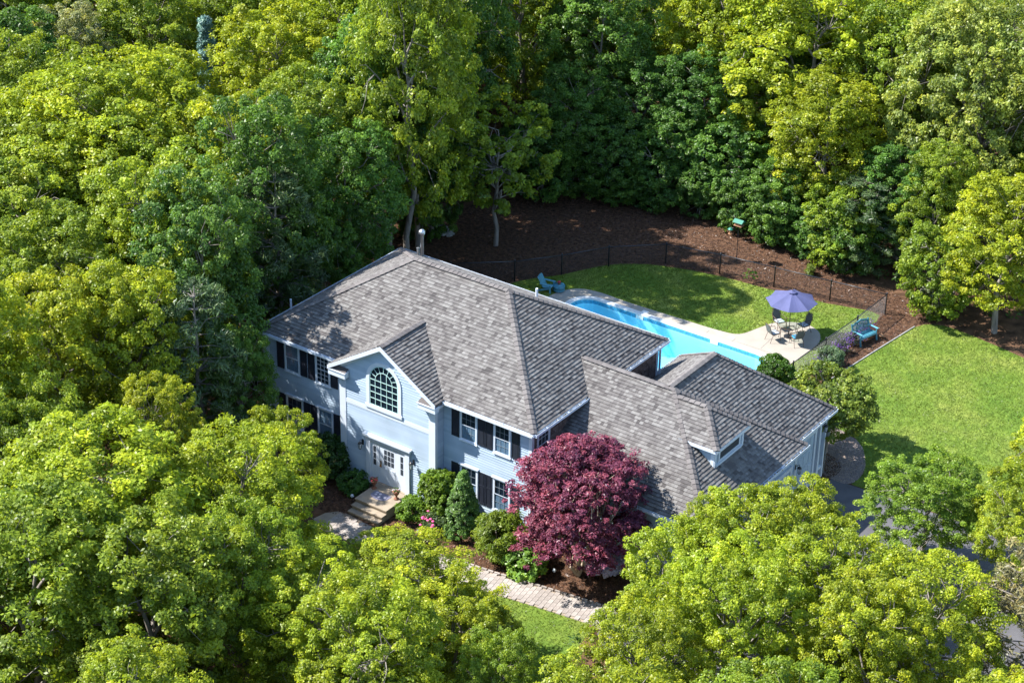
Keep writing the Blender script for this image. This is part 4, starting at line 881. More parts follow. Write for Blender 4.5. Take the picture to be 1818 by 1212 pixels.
# meter / hose reel on the garage corner
u = thing('hose_reel', 'pale grey hose reel box hanging at the garage\'s far corner', 'hose reel', (21.9, 12.62, 2.1)); part('box', MB().box(21.80, 22.05, 12.54, 12.72, 2.0, 2.4), 'stone', u); part('hose', MB().tube([(21.92, 12.62, 2.0), (21.97, 12.64, 1.2), (21.92, 12.66, 0.1)], 0.02, 6), 'stone', u)
# ================================================================ VEGETATION
from mathutils import noise
def unit(v): return v / (np.linalg.norm(v, axis=-1, keepdims=True) + 1e-9)
def clumps_to_leaves(C, Rc, n_per, L, W, flat=0.75, updir=0.55, name='crown', rnd=0.55, tint0=None, outn=0.6, center=None):
    """C clump centres, Rc radii -> leaves over the outer/upper side of every clump"""
    k = len(C); idx = np.repeat(np.arange(k), n_per); n = len(idx)
    d = unit(RNG.normal(size=(n, 3)) + np.array([0, 0, updir]))
    r = RNG.uniform(0.25, 1.05, n) ** 0.5
    P = C[idx] + d * (Rc[idx] * r)[:, None] * np.array([1, 1, flat])
    cen = C.mean(0) if center is None else np.asarray(center)
    o = unit(P - cen)
    Nn = d * 0.5 + o * outn * 0.6 + np.array([0, 0, 0.45]) + RNG.normal(size=(n, 3)) * rnd
    ct = RNG.uniform(0.3, 0.72, k) if tint0 is None else tint0
    T = np.clip(ct[idx] + RNG.normal(size=n) * 0.17, 0, 1)
    s = RNG.uniform(0.65, 1.3, n)
    return leaf_arr(name, P, Nn, L * s, W * s, T)
def limb(mb, a, b, r0, r1, wob=0.12, n=5, seg=4):
    a = Vector(a); b = Vector(b); L = (b - a).length; pts = []; rs = []
    for i in range(seg + 1):
        t = i / seg; w = Vector(RNG.normal(size=3)) * wob * L * 0.25 * math.sin(math.pi * t); pts.append(a.lerp(b, t) + w + Vector((0, 0, 0.06 * L * math.sin(math.pi * t)))); rs.append(r0 + (r1 - r0) * t)
    mb.tube(pts, rs, n, False); return pts
def oak(seed, H=12.0, R=3.2, nout=430, nin=150, leaves=42, zlo=0.22, L=0.125, W=0.07, amp=0.26, cr=(0.26, 0.48), open_=False, gap=-0.5):
    """trunk, limbs and a crown of several hundred leafy sprays over a lumpy shell"""
    global RNG
    RNG = np.random.default_rng(seed); tk = MB(); top = Vector((RNG.normal() * .3, RNG.normal() * .3, H * 0.80))
    tr = limb(tk, (0, 0, -0.1), top, 0.017 * H, 0.03, 0.10, 7, 7)
    zc = (zlo + (1 - zlo) * 0.46) * H; av = (1.0 * H - zc); bv = zc - zlo * H; off = Vector(RNG.uniform(-50, 50, 3))
    Cs = []; Rs = []; T0 = []; tips = []
    s = R / 3.2
    while len(Cs) < nout + nin:
        outer = len(Cs) < nout
        d = unit(RNG.normal(size=3) + np.array([0, 0, 0.28])); D = Vector(d)
        n1 = noise.noise(D * 1.9 + off); n2 = noise.noise(D * 4.3 + off * 1.3)
        if outer and n2 + 0.6 * n1 < gap * RNG.uniform(0.75, 1.3): continue
        k = 1 + amp * 1.5 * n1 + amp * 0.9 * n2
        k *= RNG.uniform(0.86, 1.03) if outer else RNG.uniform(0.5, 0.82)
        az = av if d[2] > 0 else bv; rr = math.sqrt(1 - d[2] ** 2); rr = rr ** 0.8
        p = np.array([d[0] / max(1e-6, math.hypot(d[0], d[1])) * rr * R * k, d[1] / max(1e-6, math.hypot(d[0], d[1])) * rr * R * k, zc + d[2] * az * min(k, 1.06)])
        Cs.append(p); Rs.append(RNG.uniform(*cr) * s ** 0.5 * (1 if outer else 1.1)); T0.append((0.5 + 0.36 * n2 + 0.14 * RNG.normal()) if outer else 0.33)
        if outer and len(Cs) % 9 == 0: tips.append(p)
    limbs = []
    for q in range(11):
        t = tips[RNG.integers(len(tips))]; e = Vector(t * [0.62, 0.62, 1]); e.z = zc + (e.z - zc) * 0.6; z0 = max(0.14 * H, e.z - 0.6 - 0.6 * math.hypot(e.x, e.y)); b = min(tr, key=lambda w: abs(w.z - z0))
        limbs += limb(tk, b, e, 0.075 * s ** .5, 0.03, 0.3, 5, 4)[1:]
    for t in tips:
        b = min(limbs + tr[3:], key=lambda w: (w - Vector(t)).length); limb(tk, b, Vector(t), 0.028, 0.008, 0.35, 4, 3)
    if open_:
        for j in range(9):
            a = RNG.uniform(0, 6.28); q = min(tr, key=lambda q: abs(q.z - RNG.uniform(.3, .7) * H)); limb(tk, q, q + Vector((math.cos(a) * R, math.sin(a) * R, 0.5)), 0.045, 0.01, 0.5, 4, 5)
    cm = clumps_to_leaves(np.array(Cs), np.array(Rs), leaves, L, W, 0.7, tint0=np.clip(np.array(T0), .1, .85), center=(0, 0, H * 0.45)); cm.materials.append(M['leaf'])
    tm = tk.mesh('trunk'); tm.materials.append(M['bark']); tm.polygons.foreach_set('use_smooth', [True] * len(tm.polygons))
    return dict(t=tm, c=cm, H=H, R=R)
def pine(seed, H=9.0, R=2.2, slim=False):
    global RNG
    RNG = np.random.default_rng(seed); tk = MB(); limb(tk, (0, 0, -0.1), (0.1, 0, H * 0.97), 0.14, 0.02, 0.04, 7, 6); Cs = []; Rs = []
    lv = 26 if slim else 15
    for i in range(lv):
        t = 0.10 + 0.88 * i / lv; m = 8 if slim else 6
        for j in range(m):
            a = RNG.uniform(0, 6.28); rr = R * ((1 - t) * 1.05 + 0.06 if slim else math.sin(math.pi * (0.25 + 0.68 * t)) ** 0.8) * RNG.uniform(0.75, 1.05); z = t * H
            e = np.array([rr * math.cos(a), rr * math.sin(a), z + (-.12 * rr if slim else 0.15 * rr)]); limb(tk, (0, 0, z), Vector(e), 0.03, 0.008, 0.15, 3, 2)
            for f in (0.45, 0.7, 0.9, 1.02): Cs.append(np.array([0, 0, z]) * (1 - f) + e * f + RNG.normal(size=3) * 0.07); Rs.append(0.16 + 0.14 * R / 2 * RNG.random())
    Cs = np.array(Cs); Rs = np.array(Rs)
    cm = clumps_to_leaves(Cs, Rs, 44, 0.13, 0.022, 0.8, 0.3, rnd=0.9, center=(0, 0, H * 0.4)); cm.materials.append(M['needle'])
    tm = tk.mesh('trunk'); tm.materials.append(M['bark']); return dict(t=tm, c=cm, H=H, R=R)
TPL = {'o': [oak(100 + i, leaves=88, L=0.080, W=0.045, amp=0.33, gap=-0.30) for i in range(7)], 'f': [oak(200 + i, 9.0, 2.9, 460, 130, 114, 0.22, 0.057, 0.031, 0.31, (0.18, 0.40), gap=-0.30) for i in range(6)],
       'big': [oak(300, 13, 5.4, 1200, 300, 72, 0.2, 0.090, 0.05, 0.17, (0.22, 0.38)), oak(301, 14, 5.0, 950, 260, 72, 0.2, 0.092, 0.052, 0.25, (0.22, 0.4))],
       'w': [oak(402, 8.6, 2.6, 170, 40, 42, 0.30, 0.115, 0.065, 0.35, (0.24, 0.42), True, -0.1)],
       'l': [oak(450 + i, 5.5, 2.3, 330, 60, 70, 0.03, 0.078, 0.045, 0.28, (0.24, 0.42), gap=-0.4) for i in range(2)], 'p': [pine(500), pine(501)], 's': [pine(510, 10.5, 1.4, True)]}
COLR = {'B': (0.265, 0.325, 0.020), 'M': (0.19, 0.265, 0.023), 'D': (0.088, 0.180, 0.028), 'D2': (0.095, 0.175, 0.032), 'Y': (0.27, 0.33, 0.06), 'G': (0.24, 0.27, 0.12), 'P': (0.07, 0.115, 0.038), 'O': (0.15, 0.14, 0.055), 'S': (0.16, 0.27, 0.22), 'G2': (0.15, 0.25, 0.026)}  # D: dark leaf tone with the shade over the darker crowns put into it
TREES = [
 (-13.89, 5.28, 13.0, 5.6, 'o', 'B', 'huge domed oak, widest crown in the woods at far left'),
 (-13.77, -1.47, 11.0, 3.6, 'o', 'M', 'olive green oak under the left edge of the huge domed oak'),
 (-14.46, 17.39, 12.5, 3.2, 'o', 'B', "sunlit oak directly left of the blue spruce's right side, top of woods"),
 (-14.72, 23.41, 13.0, 3.6, 'o', 'B', 'bright tall oak near the top, left of the dark hollow behind the house'),
 (-13.61, 27.83, 12.0, 3.0, 'o', 'B', 'bright green oak at the top edge, right of the bright tall oak'),
 (-7.19, 12.66, 12.0, 3.2, 'o', 'M', "half shaded oak between the huge domed oak and the roof's far corner"),
 (-4.37, 11.66, 10.5, 2.7, 'o', 'D', 'dark leafy oak whose crown touches the far left roof corner'),
 (-7.82, 18.92, 14.0, 3.2, 'o', 'D', 'tall shaded oak standing just behind the flue pipe'),
 (-4.55, 5.59, 13.5, 3.2, 'o', 'D', 'dark oak beside the left wall, behind the pines'),
 (-4.52, 9.64, 8.5, 2.2, 'o', 'D', 'low dark oak squeezed against the shaded left roof slope'),
 (-3.04, 4.78, 11.0, 2.4, 'p', 'P', 'dark pitch pine nearest the shaded left roof corner'),
 (-2.3, -1.25, 13.0, 2.8, 'o', 'D2', 'dull dark tree between the bright left oaks and the house'),
 (-4.63, 0.06, 13.0, 3.2, 'o', 'M', 'patchy lit oak in front of the huge domed oak'),
 (-7.26, -5.15, 11.0, 3.1, 'o', 'M', 'olive oak below the huge dome at the left edge'),
 (-3.31, -8.68, 10.5, 3.0, 'o', 'B', 'bright round oak at left edge, halfway down the picture'),
 (-1.44, -6.12, 10.5, 2.6, 'o', 'B', 'bright oak with pale bare limbs showing, left of the dark pines'),
 (0.71, -4.49, 10.0, 2.4, 'p', 'P', 'thin grey green pine in shade, left of the front wall'),
 (1.35, -2.84, 7.5, 1.9, 'o', 'D', "small dark maple in shade by the house's front left corner"),
 (0.81, -13.99, 10.0, 3.0, 'o', 'M', 'oak at left edge, second bright crown from the bottom'),
 (2.71, -9.0, 8.5, 2.2, 'o', 'B', 'small yellow green oak behind the big lower left oaks'),
 (6.39, -6.12, 6.7, 2.2, 'o', 'B', 'bright oak whose crown covers the lower left windows'),
 (9.48, -11.71, 9.5, 3.6, 'o', 'B', 'broad yellow green oak left of the front steps'),
 (6.97, -16.28, 10.5, 3.9, 'o', 'B', 'broadest yellow green oak in the lower left'),
 (8.35, -21.02, 11.0, 3.5, 'o', 'M', 'oak filling the bottom left corner'),
 (11.89, -18.75, 10.5, 3.2, 'o', 'M', 'shadowed oak at the bottom edge, left of centre'),
 (12.97, -15.15, 9.5, 2.7, 'o', 'M', 'narrow oak with dark hollow side at the bottom, beside the central oaks'),
 (15.6, -14.39, 8.4, 3.1, 'o', 'B', 'lit oak at the bottom, first left of the front lawn group'),
 (16.58, -10.14, 6.4, 3.2, 'o', 'B', 'sunny oak directly below the cone shaped spruce'),
 (19.28, -10.61, 6.4, 2.3, 'o', 'B', "oak overhanging the front lawn's left side"),
 (19.04, -15.68, 9.0, 3.1, 'o', 'B', 'oak at the bottom edge under the front steps'),
 (22.44, -12.75, 7.0, 1.7, 'o', 'M', 'darker oak at the bottom edge beside the lawn'),
 (12.82, -7.81, 4.3, 1.3, 'o', 'B', 'small bushy young oak just below the front steps'),
 (24.75, -4.54, 7.6, 2.6, 'o', 'B', 'oak just right of the brick walk, below the red maple'),
 (25.7, -1.75, 8.0, 2.8, 'o', 'B', 'oak covering the lower garage roof'),
 (26.83, 0.9, 7.6, 2.5, 'o', 'B', 'oak with rounded top just under the garage lantern'),
 (24.36, -1.41, 7.6, 1.6, 'o', 'B', "slim oak in front of the garage wall's gutter"),
 (28.7, 8.29, 5.9, 2.7, 'o', 'G2', 'mid green maple rising from the driveway by the lawn'),
 (32.99, 8.13, 7.2, 2.3, 'o', 'B', 'bright oak at right edge, between lawn and driveway'),
 (32.22, 13.87, 6.6, 2.0, 'o', 'B', 'oak cut by the right edge beside the lawn'),
 (30.18, -3.04, 8.8, 3.0, 'o', 'B', 'oak above the driveway, right of the garage oaks'),
 (28.4, -6.37, 9.5, 3.0, 'o', 'B', 'oak at the bottom edge below the garage'),
 (26.69, -9.95, 8.8, 2.3, 'o', 'B', 'oak at the bottom edge, right of the small front lawn'),
 (33.93, -3.2, 9.2, 3.3, 'o', 'B', 'bright broad oak at bottom right'),
 (32.99, -5.98, 9.5, 2.7, 'o', 'B', 'oak at bottom edge left of the bright broad one'),
 (36.5, 0.09, 9.5, 2.6, 'p', 'O', 'olive brown pine in the bottom right corner'),
 (16.79, 38.83, 14.0, 5.0, 'o', 'Y', 'huge pale green oak in the top right corner'),
 (22.42, 29.93, 8.5, 2.9, 'o', 'B', 'leafy oak at the right end of the mulched bank'),
 (23.26, 37.75, 12.0, 3.4, 'o', 'B', 'pale oak cut by the right edge above the lawn'),
 (10.34, 34.29, 9.5, 3.2, 'o', 'B', 'sunlit oak leaning out over the fence bank'),
 (6.12, 38.11, 13.5, 4.2, 'o', 'B', 'big bright oak at the top, right of centre'),
 (0.03, 39.51, 13.0, 3.4, 'o', 'B', 'bright oak at the top edge above the bird feeders'),
 (11.29, 39.21, 13.0, 3.2, 'o', 'M', 'oak between the big bright oak and the pale top right oak'),
 (14.97, 33.9, 7.0, 2.3, 'o', 'D', 'shaded understory oak behind the end of the fence'),
 (1.56, 35.06, 8.5, 2.8, 'o', 'D', "dark spreading oak right behind the mulch bank's shaded middle"),
 (-1.64, 34.08, 8.0, 2.8, 'o', 'D', 'dark oak overhanging the mulch, behind the second fence post'),
 (-5.05, 34.5, 12.5, 3.2, 'o', 'D', 'tall dark oak with forked grey trunk at the top'),
 (-9.78, 34.0, 14.5, 3.3, 'o', 'M', 'oak with half lit crown at top, behind the open little tree'),
 (-5.19, 40.89, 13.0, 3.2, 'o', 'M', 'far half lit oak at the top, behind the forked trunk'),
 (-9.26, 27.15, 16.0, 3.2, 'o', 'D', 'tall shadowy oak left behind the open little tree'),
 (-4.06, 30.7, 7.5, 2.4, 'o', 'D', 'low dark oak between open little tree and mulch'),
 (13.84, 32.17, 5.5, 2.2, 'p', 'P', "dark brownish pine in shade at the bank's right part"),
 (17.19, 33.07, 8.0, 2.1, 'o', 'M', 'half shaded oak next to the dark brownish pine'),
 (-28.25, 11.43, 11.0, 3.2, 'o', 'D', 'dark oak in the top left corner'),
 (-27.22, 15.2, 10.5, 2.6, 'o', 'G', 'greyish pale oak near the top left corner'),
 (-25.75, 19.42, 11.5, 3.2, 'o', 'M', 'oak at the top, behind the huge domed oak'),
 (-20.82, 19.17, 10.5, 1.3, 's', 'S', 'slender blue green spruce between top left oaks'),
 (-23.76, 25.27, 12.0, 2.8, 'o', 'M', 'oak top at upper edge right above the blue spruce'),
 (-9.02, 17.99, 11.0, 2.7, 'o', 'D', 'dark oak below the bright tall oak, behind the roof'),
 (3.53, 38.09, 10.0, 2.6, 'o', 'M', 'mid green oak behind the lit oak over the bank'),
 (-4.79, 16.8, 17.5, 3.2, 'o', 'M', 'tall dark oak behind the roof whose shade falls over the pool lawn'),
 (-10.28, 23.25, 16.0, 3.3, 'o', 'D', 'tall dark oak in the shade behind the pale stone pile'),
 (-6.65, 20.0, 17.5, 2.8, 'o', 'M', 'very tall dark oak just above the flue pipe, left of the open little tree'),
 (-6.88, 21.43, 5.5, 1.7, 'o', 'D', 'small dark tree next to the pale rock behind the house'),
 (1.03, 33.18, 5.5, 2.2, 'o', 'D', 'low leafy tree at the far edge of the mulch, right of the forked trunk'),
 (-1.85, 31.73, 5.0, 2.1, 'o', 'D', 'low leafy tree at the far edge of the mulch, below the forked trunk'),
 (4.39, 34.06, 5.5, 2.3, 'o', 'D', 'low bushy tree right behind the bird feeders'),
 (-5.12, 29.39, 5.0, 2.0, 'o', 'D', "low bushy tree at the mulch edge by the open little tree's bare twigs"),
 (8.25, 32.68, 4.6, 1.9, 'o', 'D', "low shaded tree above the fence bank, under the lit oak's boughs"),
 (12.38, 32.07, 4.8, 2.0, 'o', 'M', 'low half lit tree above the green grass tuft'),
 (19.23, 29.8, 5.0, 1.9, 'o', 'M', "low leafy tree behind the pale shrub at the bank's right end"),
 (-3.41, 22.68, 8.6, 2.6, 'w', 'M', 'open limbed small tree standing alone on the mulch'),
]

FILL = [
 (-70.09, 28.47, 12.3, 2.63, ''),
 (-70.94, 38.42, 12.4, 2.9, ''),
 (-69.29, 42.3, 12.1, 3.43, ''),
 (-69.42, 49.42, 12.4, 3.03, ''),
 (-64.22, 27.18, 12.2, 3.19, ''),
 (-64.26, 32.87, 11.0, 3.15, ''),
 (-64.82, 36.8, 11.8, 3.08, ''),
 (-63.92, 42.86, 11.8, 2.62, ''),
 (-63.49, 53.26, 11.4, 2.95, ''),
 (-59.06, 23.63, 10.9, 3.6, ''),
 (-59.48, 28.82, 12.0, 2.65, ''),
 (-60.44, 43.74, 11.2, 3.01, ''),
 (-58.95, 47.79, 12.4, 2.97, ''),
 (-59.62, 54.51, 10.9, 3.12, ''),
 (-53.89, 16.12, 12.2, 3.09, ''),
 (-53.69, 20.84, 11.6, 3.41, ''),
 (-54.61, 27.8, 12.7, 2.88, ''),
 (-55.32, 32.94, 12.0, 2.77, ''),
 (-53.11, 39.22, 12.1, 2.73, ''),
 (-53.64, 48.24, 12.2, 3.24, ''),
 (-54.87, 54.09, 12.2, 3.18, ''),
 (-54.36, 58.28, 12.8, 3.03, ''),
 (-48.15, 12.79, 11.0, 2.66, ''),
 (-48.02, 17.18, 12.4, 3.26, ''),
 (-48.76, 23.15, 11.1, 3.15, ''),
 (-50.2, 29.18, 12.2, 2.61, ''),
 (-47.98, 31.94, 11.5, 2.65, ''),
 (-49.74, 37.88, 12.9, 3.03, ''),
 (-50.42, 44.62, 12.8, 2.65, ''),
 (-49.73, 49.13, 11.6, 2.6, ''),
 (-48.63, 54.01, 10.9, 3.41, ''),
 (-49.52, 59.16, 12.6, 2.63, ''),
 (-49.47, 63.19, 12.1, 2.82, ''),
 (-42.95, 16.17, 10.8, 3.48, ''),
 (-44.92, 23.1, 10.8, 2.9, ''),
 (-45.32, 28.54, 10.6, 2.62, 'third woodland oak beyond the huge domed oak'),
 (-42.57, 33.7, 11.0, 2.97, 'sixth woodland oak beyond the blue green spruce'),
 (-42.83, 38.92, 11.8, 3.27, ''),
 (-43.92, 44.73, 10.7, 3.12, ''),
 (-45.36, 48.71, 12.1, 3.33, ''),
 (-43.22, 52.94, 11.2, 2.97, ''),
 (-44.41, 58.05, 10.9, 3.43, ''),
 (-44.93, 64.69, 11.4, 3.0, ''),
 (-42.48, 70.46, 10.9, 2.82, ''),
 (-38.57, 7.1, 12.8, 3.18, ''),
 (-39.2, 18.17, 11.9, 3.28, ''),
 (-40.12, 23.4, 11.3, 3.21, 'second woodland oak beyond the huge domed oak'),
 (-38.51, 36.52, 12.3, 2.87, 'fourth woodland oak beyond the blue green spruce'),
 (-39.29, 42.22, 11.2, 2.6, ''),
 (-37.42, 46.96, 12.8, 3.15, ''),
 (-38.16, 52.9, 10.8, 3.25, ''),
 (-38.8, 58.04, 12.7, 3.48, ''),
 (-37.96, 63.6, 12.9, 3.4, ''),
 (-39.22, 69.28, 10.8, 2.76, ''),
 (-38.1, 72.99, 10.8, 3.2, ''),
 (-34.73, 0.58, 11.1, 3.13, ''),
 (-32.62, 6.37, 12.1, 2.78, ''),
 (-34.36, 10.61, 11.0, 3.6, ''),
 (-34.78, 17.14, 12.5, 2.6, 'woodland oak beyond the huge domed oak'),
 (-32.23, 28.87, 10.6, 3.33, 'second woodland oak beyond the blue green spruce'),
 (-34.22, 38.79, 12.5, 3.13, 'fifth woodland oak beyond the blue green spruce'),
 (-33.15, 44.71, 12.6, 3.07, ''),
 (-32.57, 48.68, 11.6, 3.11, ''),
 (-33.13, 52.63, 12.1, 3.04, ''),
 (-34.22, 57.89, 12.5, 2.71, ''),
 (-32.4, 65.07, 12.0, 3.31, ''),
 (-35.01, 70.42, 12.2, 3.07, ''),
 (-34.81, 75.19, 12.9, 2.75, ''),
 (-32.93, 79.7, 11.1, 3.25, ''),
 (-27.28, -4.14, 10.9, 3.07, ''),
 (-28.13, 0.14, 10.9, 3.07, ''),
 (-28.47, 5.78, 11.6, 2.6, ''),
 (-29.03, 23.08, 10.5, 3.39, 'woodland oak beyond the blue green spruce'),
 (-28.18, 31.44, 10.9, 2.89, 'third woodland oak beyond the blue green spruce'),
 (-27.61, 38.59, 12.7, 2.9, 'fifth woodland oak beyond the bright tall oak above the flue pipe'),
 (-26.97, 48.43, 12.0, 2.74, ''),
 (-29.95, 54.62, 10.8, 2.92, ''),
 (-29.52, 59.85, 11.0, 3.51, ''),
 (-26.81, 65.15, 10.6, 2.93, ''),
 (-29.52, 69.0, 11.0, 2.81, ''),
 (-29.13, 75.61, 12.8, 2.64, ''),
 (-28.56, 80.36, 12.9, 3.11, ''),
 (-23.62, -2.24, 10.8, 2.7, ''),
 (-21.99, 7.38, 12.0, 3.24, 'woodland oak left of the huge domed oak'),
 (-22.84, 32.15, 11.2, 3.47, 'second woodland oak beyond the bright tall oak above the flue pipe'),
 (-22.74, 38.44, 12.3, 3.54, 'fourth woodland oak beyond the bright tall oak above the flue pipe'),
 (-21.81, 43.47, 11.3, 2.6, 'fifth woodland oak beyond the half lit oak at the top centre'),
 (-22.43, 47.9, 10.8, 3.26, 'sixth woodland oak beyond the half lit oak at the top centre'),
 (-22.73, 53.23, 10.7, 3.55, ''),
 (-23.65, 59.66, 11.7, 2.99, ''),
 (-22.34, 68.59, 12.5, 3.27, ''),
 (-22.25, 72.98, 12.9, 2.76, ''),
 (-23.9, 80.49, 12.7, 3.23, ''),
 (-24.55, 86.19, 11.1, 3.48, ''),
 (-18.68, -8.55, 12.8, 3.25, ''),
 (-17.73, -3.8, 12.3, 2.9, ''),
 (-17.56, 0.23, 10.9, 2.9, ''),
 (-17.49, 11.49, 10.8, 3.43, 'woodland oak right of the huge domed oak'),
 (-17.95, 27.61, 11.4, 3.59, 'woodland oak beyond the bright tall oak above the flue pipe'),
 (-18.24, 32.72, 10.7, 3.24, 'third woodland oak beyond the bright tall oak above the flue pipe'),
 (-17.51, 36.52, 11.6, 2.98, 'third woodland oak beyond the half lit oak at the top centre'),
 (-17.79, 43.43, 10.6, 3.2, 'second woodland oak beyond the half lit oak at the top centre'),
 (-18.55, 49.16, 12.6, 3.02, 'fourth woodland oak beyond the half lit oak at the top centre'),
 (-17.86, 53.82, 13.0, 3.28, 'third woodland oak beyond the tall dark oak with the forked grey trunk'),
 (-19.59, 57.58, 11.0, 2.69, ''),
 (-19.53, 65.56, 11.7, 2.75, ''),
 (-16.78, 69.12, 11.2, 2.85, ''),
 (-18.25, 73.78, 11.5, 3.07, ''),
 (-19.34, 80.8, 11.9, 3.57, ''),
 (-19.3, 86.11, 11.5, 2.96, ''),
 (-18.78, 91.37, 11.3, 3.29, ''),
 (-14.06, -14.17, 11.9, 3.36, ''),
 (-14.21, -7.96, 11.1, 3.01, ''),
 (-13.65, 38.41, 12.1, 3.33, 'woodland oak beyond the half lit oak at the top centre'),
 (-12.85, 49.16, 12.8, 3.18, 'woodland oak beyond the tall dark oak with the forked grey trunk'),
 (-12.83, 53.44, 12.9, 2.73, 'fourth woodland oak beyond the tall dark oak with the forked grey trunk'),
 (-12.25, 60.34, 10.7, 3.53, ''),
 (-12.29, 69.55, 10.8, 2.97, ''),
 (-13.42, 78.8, 12.2, 3.22, ''),
 (-12.13, 84.51, 12.2, 3.35, ''),
 (-12.69, 90.89, 11.7, 3.57, ''),
 (-11.32, 95.59, 11.7, 2.99, ''),
 (-6.91, -18.38, 11.6, 3.19, ''),
 (-8.8, 2.45, 10.9, 3.17, 'woodland oak below the huge domed oak'),
 (-8.12, 7.55, 12.0, 2.79, 'woodland oak below the blue green spruce'),
 (-8.51, 49.32, 12.2, 2.97, 'second woodland oak beyond the tall dark oak with the forked grey trunk'),
 (-6.59, 53.37, 11.1, 2.79, 'sixth woodland oak beyond the big bright oak right of centre'),
 (-8.41, 57.51, 12.1, 3.03, 'eighth woodland oak beyond the big bright oak right of centre'),
 (-7.96, 65.46, 12.4, 3.54, ''),
 (-9.14, 73.02, 12.3, 2.92, ''),
 (-9.1, 79.23, 12.6, 3.2, ''),
 (-7.4, 83.99, 11.8, 2.69, ''),
 (-6.62, 91.06, 10.9, 3.22, ''),
 (-1.16, -20.75, 9.8, 3.53, ''),
 (-3.09, -14.03, 12.0, 3.28, ''),
 (-2.28, 44.61, 11.3, 3.23, 'second woodland oak beyond the big bright oak right of centre'),
 (-3.12, 48.64, 11.6, 2.69, 'fourth woodland oak beyond the big bright oak right of centre'),
 (-1.13, 54.94, 11.9, 3.16, 'fifth woodland oak beyond the big bright oak right of centre'),
 (-2.94, 59.08, 12.1, 3.06, 'seventh woodland oak beyond the big bright oak right of centre'),
 (-0.95, 64.82, 10.9, 2.74, 'eighth woodland oak beyond the huge pale oak in the top right corner'),
 (-1.79, 70.72, 12.6, 3.2, ''),
 (-2.56, 80.61, 12.5, 3.24, ''),
 (-2.12, 85.39, 11.6, 3.54, ''),
 (-1.64, 91.47, 11.1, 2.64, ''),
 (-2.85, 95.44, 12.9, 3.06, ''),
 (4.21, -23.57, 8.2, 2.69, ''),
 (2.85, -20.11, 9.6, 2.77, ''),
 (4.22, 42.22, 10.7, 2.79, 'woodland oak beyond the big bright oak right of centre'),
 (3.34, 49.73, 12.4, 2.73, 'third woodland oak beyond the big bright oak right of centre'),
 (1.38, 60.22, 10.9, 2.73, 'sixth woodland oak beyond the huge pale oak in the top right corner'),
 (3.45, 64.0, 12.1, 3.39, 'fifth woodland oak beyond the huge pale oak in the top right corner'),
 (1.79, 75.64, 11.5, 2.68, ''),
 (4.38, 80.76, 10.7, 2.73, ''),
 (2.74, 85.39, 11.0, 3.41, ''),
 (2.56, 89.85, 12.2, 2.9, ''),
 (2.92, 94.93, 11.2, 3.37, ''),
 (6.41, -28.67, 8.0, 3.41, ''),
 (8.85, 42.41, 11.2, 3.25, 'woodland oak left of the huge pale oak in the top right corner'),
 (8.42, 48.64, 12.6, 3.2, 'third woodland oak beyond the huge pale oak in the top right corner'),
 (9.0, 55.14, 13.0, 2.83, 'fourth woodland oak beyond the huge pale oak in the top right corner'),
 (7.85, 64.44, 12.6, 3.49, 'seventh woodland oak beyond the huge pale oak in the top right corner'),
 (9.34, 70.39, 13.0, 3.47, ''),
 (8.58, 78.92, 11.2, 3.52, ''),
 (7.87, 83.75, 12.7, 3.52, ''),
 (14.25, -28.51, 8.8, 3.54, ''),
 (12.41, 44.06, 11.6, 2.61, 'woodland oak beyond the huge pale oak in the top right corner'),
 (12.53, 48.5, 10.7, 2.99, 'second woodland oak beyond the huge pale oak in the top right corner'),
 (14.65, 59.13, 11.6, 3.51, ''),
 (12.55, 65.0, 11.2, 2.93, ''),
 (18.54, -28.63, 9.6, 2.89, ''),
 (16.86, -24.36, 9.6, 2.72, ''),
 (19.52, 44.22, 8.8, 3.44, ''),
 (23.47, -23.42, 8.6, 3.28, ''),
 (27.64, -20.22, 8.8, 2.66, ''),
 (28.64, -15.41, 9.5, 2.88, ''),
 (33.11, -12.5, 9.5, 2.62, ''),
 (39.73, -13.59, 8.1, 2.69, ''),
 (39.82, -7.74, 9.8, 3.06, ''),
]

rv = random.Random(21)
def plant(x, y, H, R, key, col, label, name='oak_tree', cat='tree', group=None, rz=None):
    t = rv.choice(TPL[key]); e = thing(name, label, cat, (x, y, 0), group)
    tr = bpy.data.objects.new('trunk', t['t']); cr = bpy.data.objects.new('crown', t['c'])
    for o in (tr, cr): COL.objects.link(o); o.parent = e
    s = R / t['R']; z = H / t['H']; e.scale = (s, s, z); e.rotation_euler = (0, 0, rv.uniform(0, 6.28) if rz is None else rz)
    j = rv.uniform(0.9, 1.12); h = rv.uniform(0.94, 1.05); cr.color = (col[0] * j * h, col[1] * j, col[2] * j / h, 1); return e
for x, y, H, R, k, c, lb in TREES:
    key = {'o': 'o', 'p': 'p', 's': 's', 'w': 'w'}[k]
    if key == 'o' and R > 4.6: key = 'big'
    elif key == 'o' and (H < 10.2 and (y < 12) ): key = 'f'
    nm = {'p': 'pine_tree', 's': 'spruce_tree'}.get(k, 'oak_tree')
    if 'maple' in lb: nm = 'maple_tree'
    if k == 'o' and H < 6.05 and y > 12: key = 'l'
    if key == 'f': R *= 0.84; H *= 0.93
    elif key == 'o': R *= 0.93
    plant(x, y, H, R, key, COLR[c], lb, nm)
EDGE = [(-9.2, 27.6), (-7.0, 29.6), (-4.2, 30.9), (-1.6, 31.8), (0.9, 32.3), (3.3, 32.9), (5.9, 32.8), (8.4, 32.6), (10.8, 32.2), (13.2, 31.7), (-9.8, 24.4)]
EL = ['leftmost', 'second from the left', 'third from the left', 'fourth from the left', 'fifth from the left', 'sixth from the left', 'fourth from the right', 'third from the right', 'second from the right', 'rightmost']
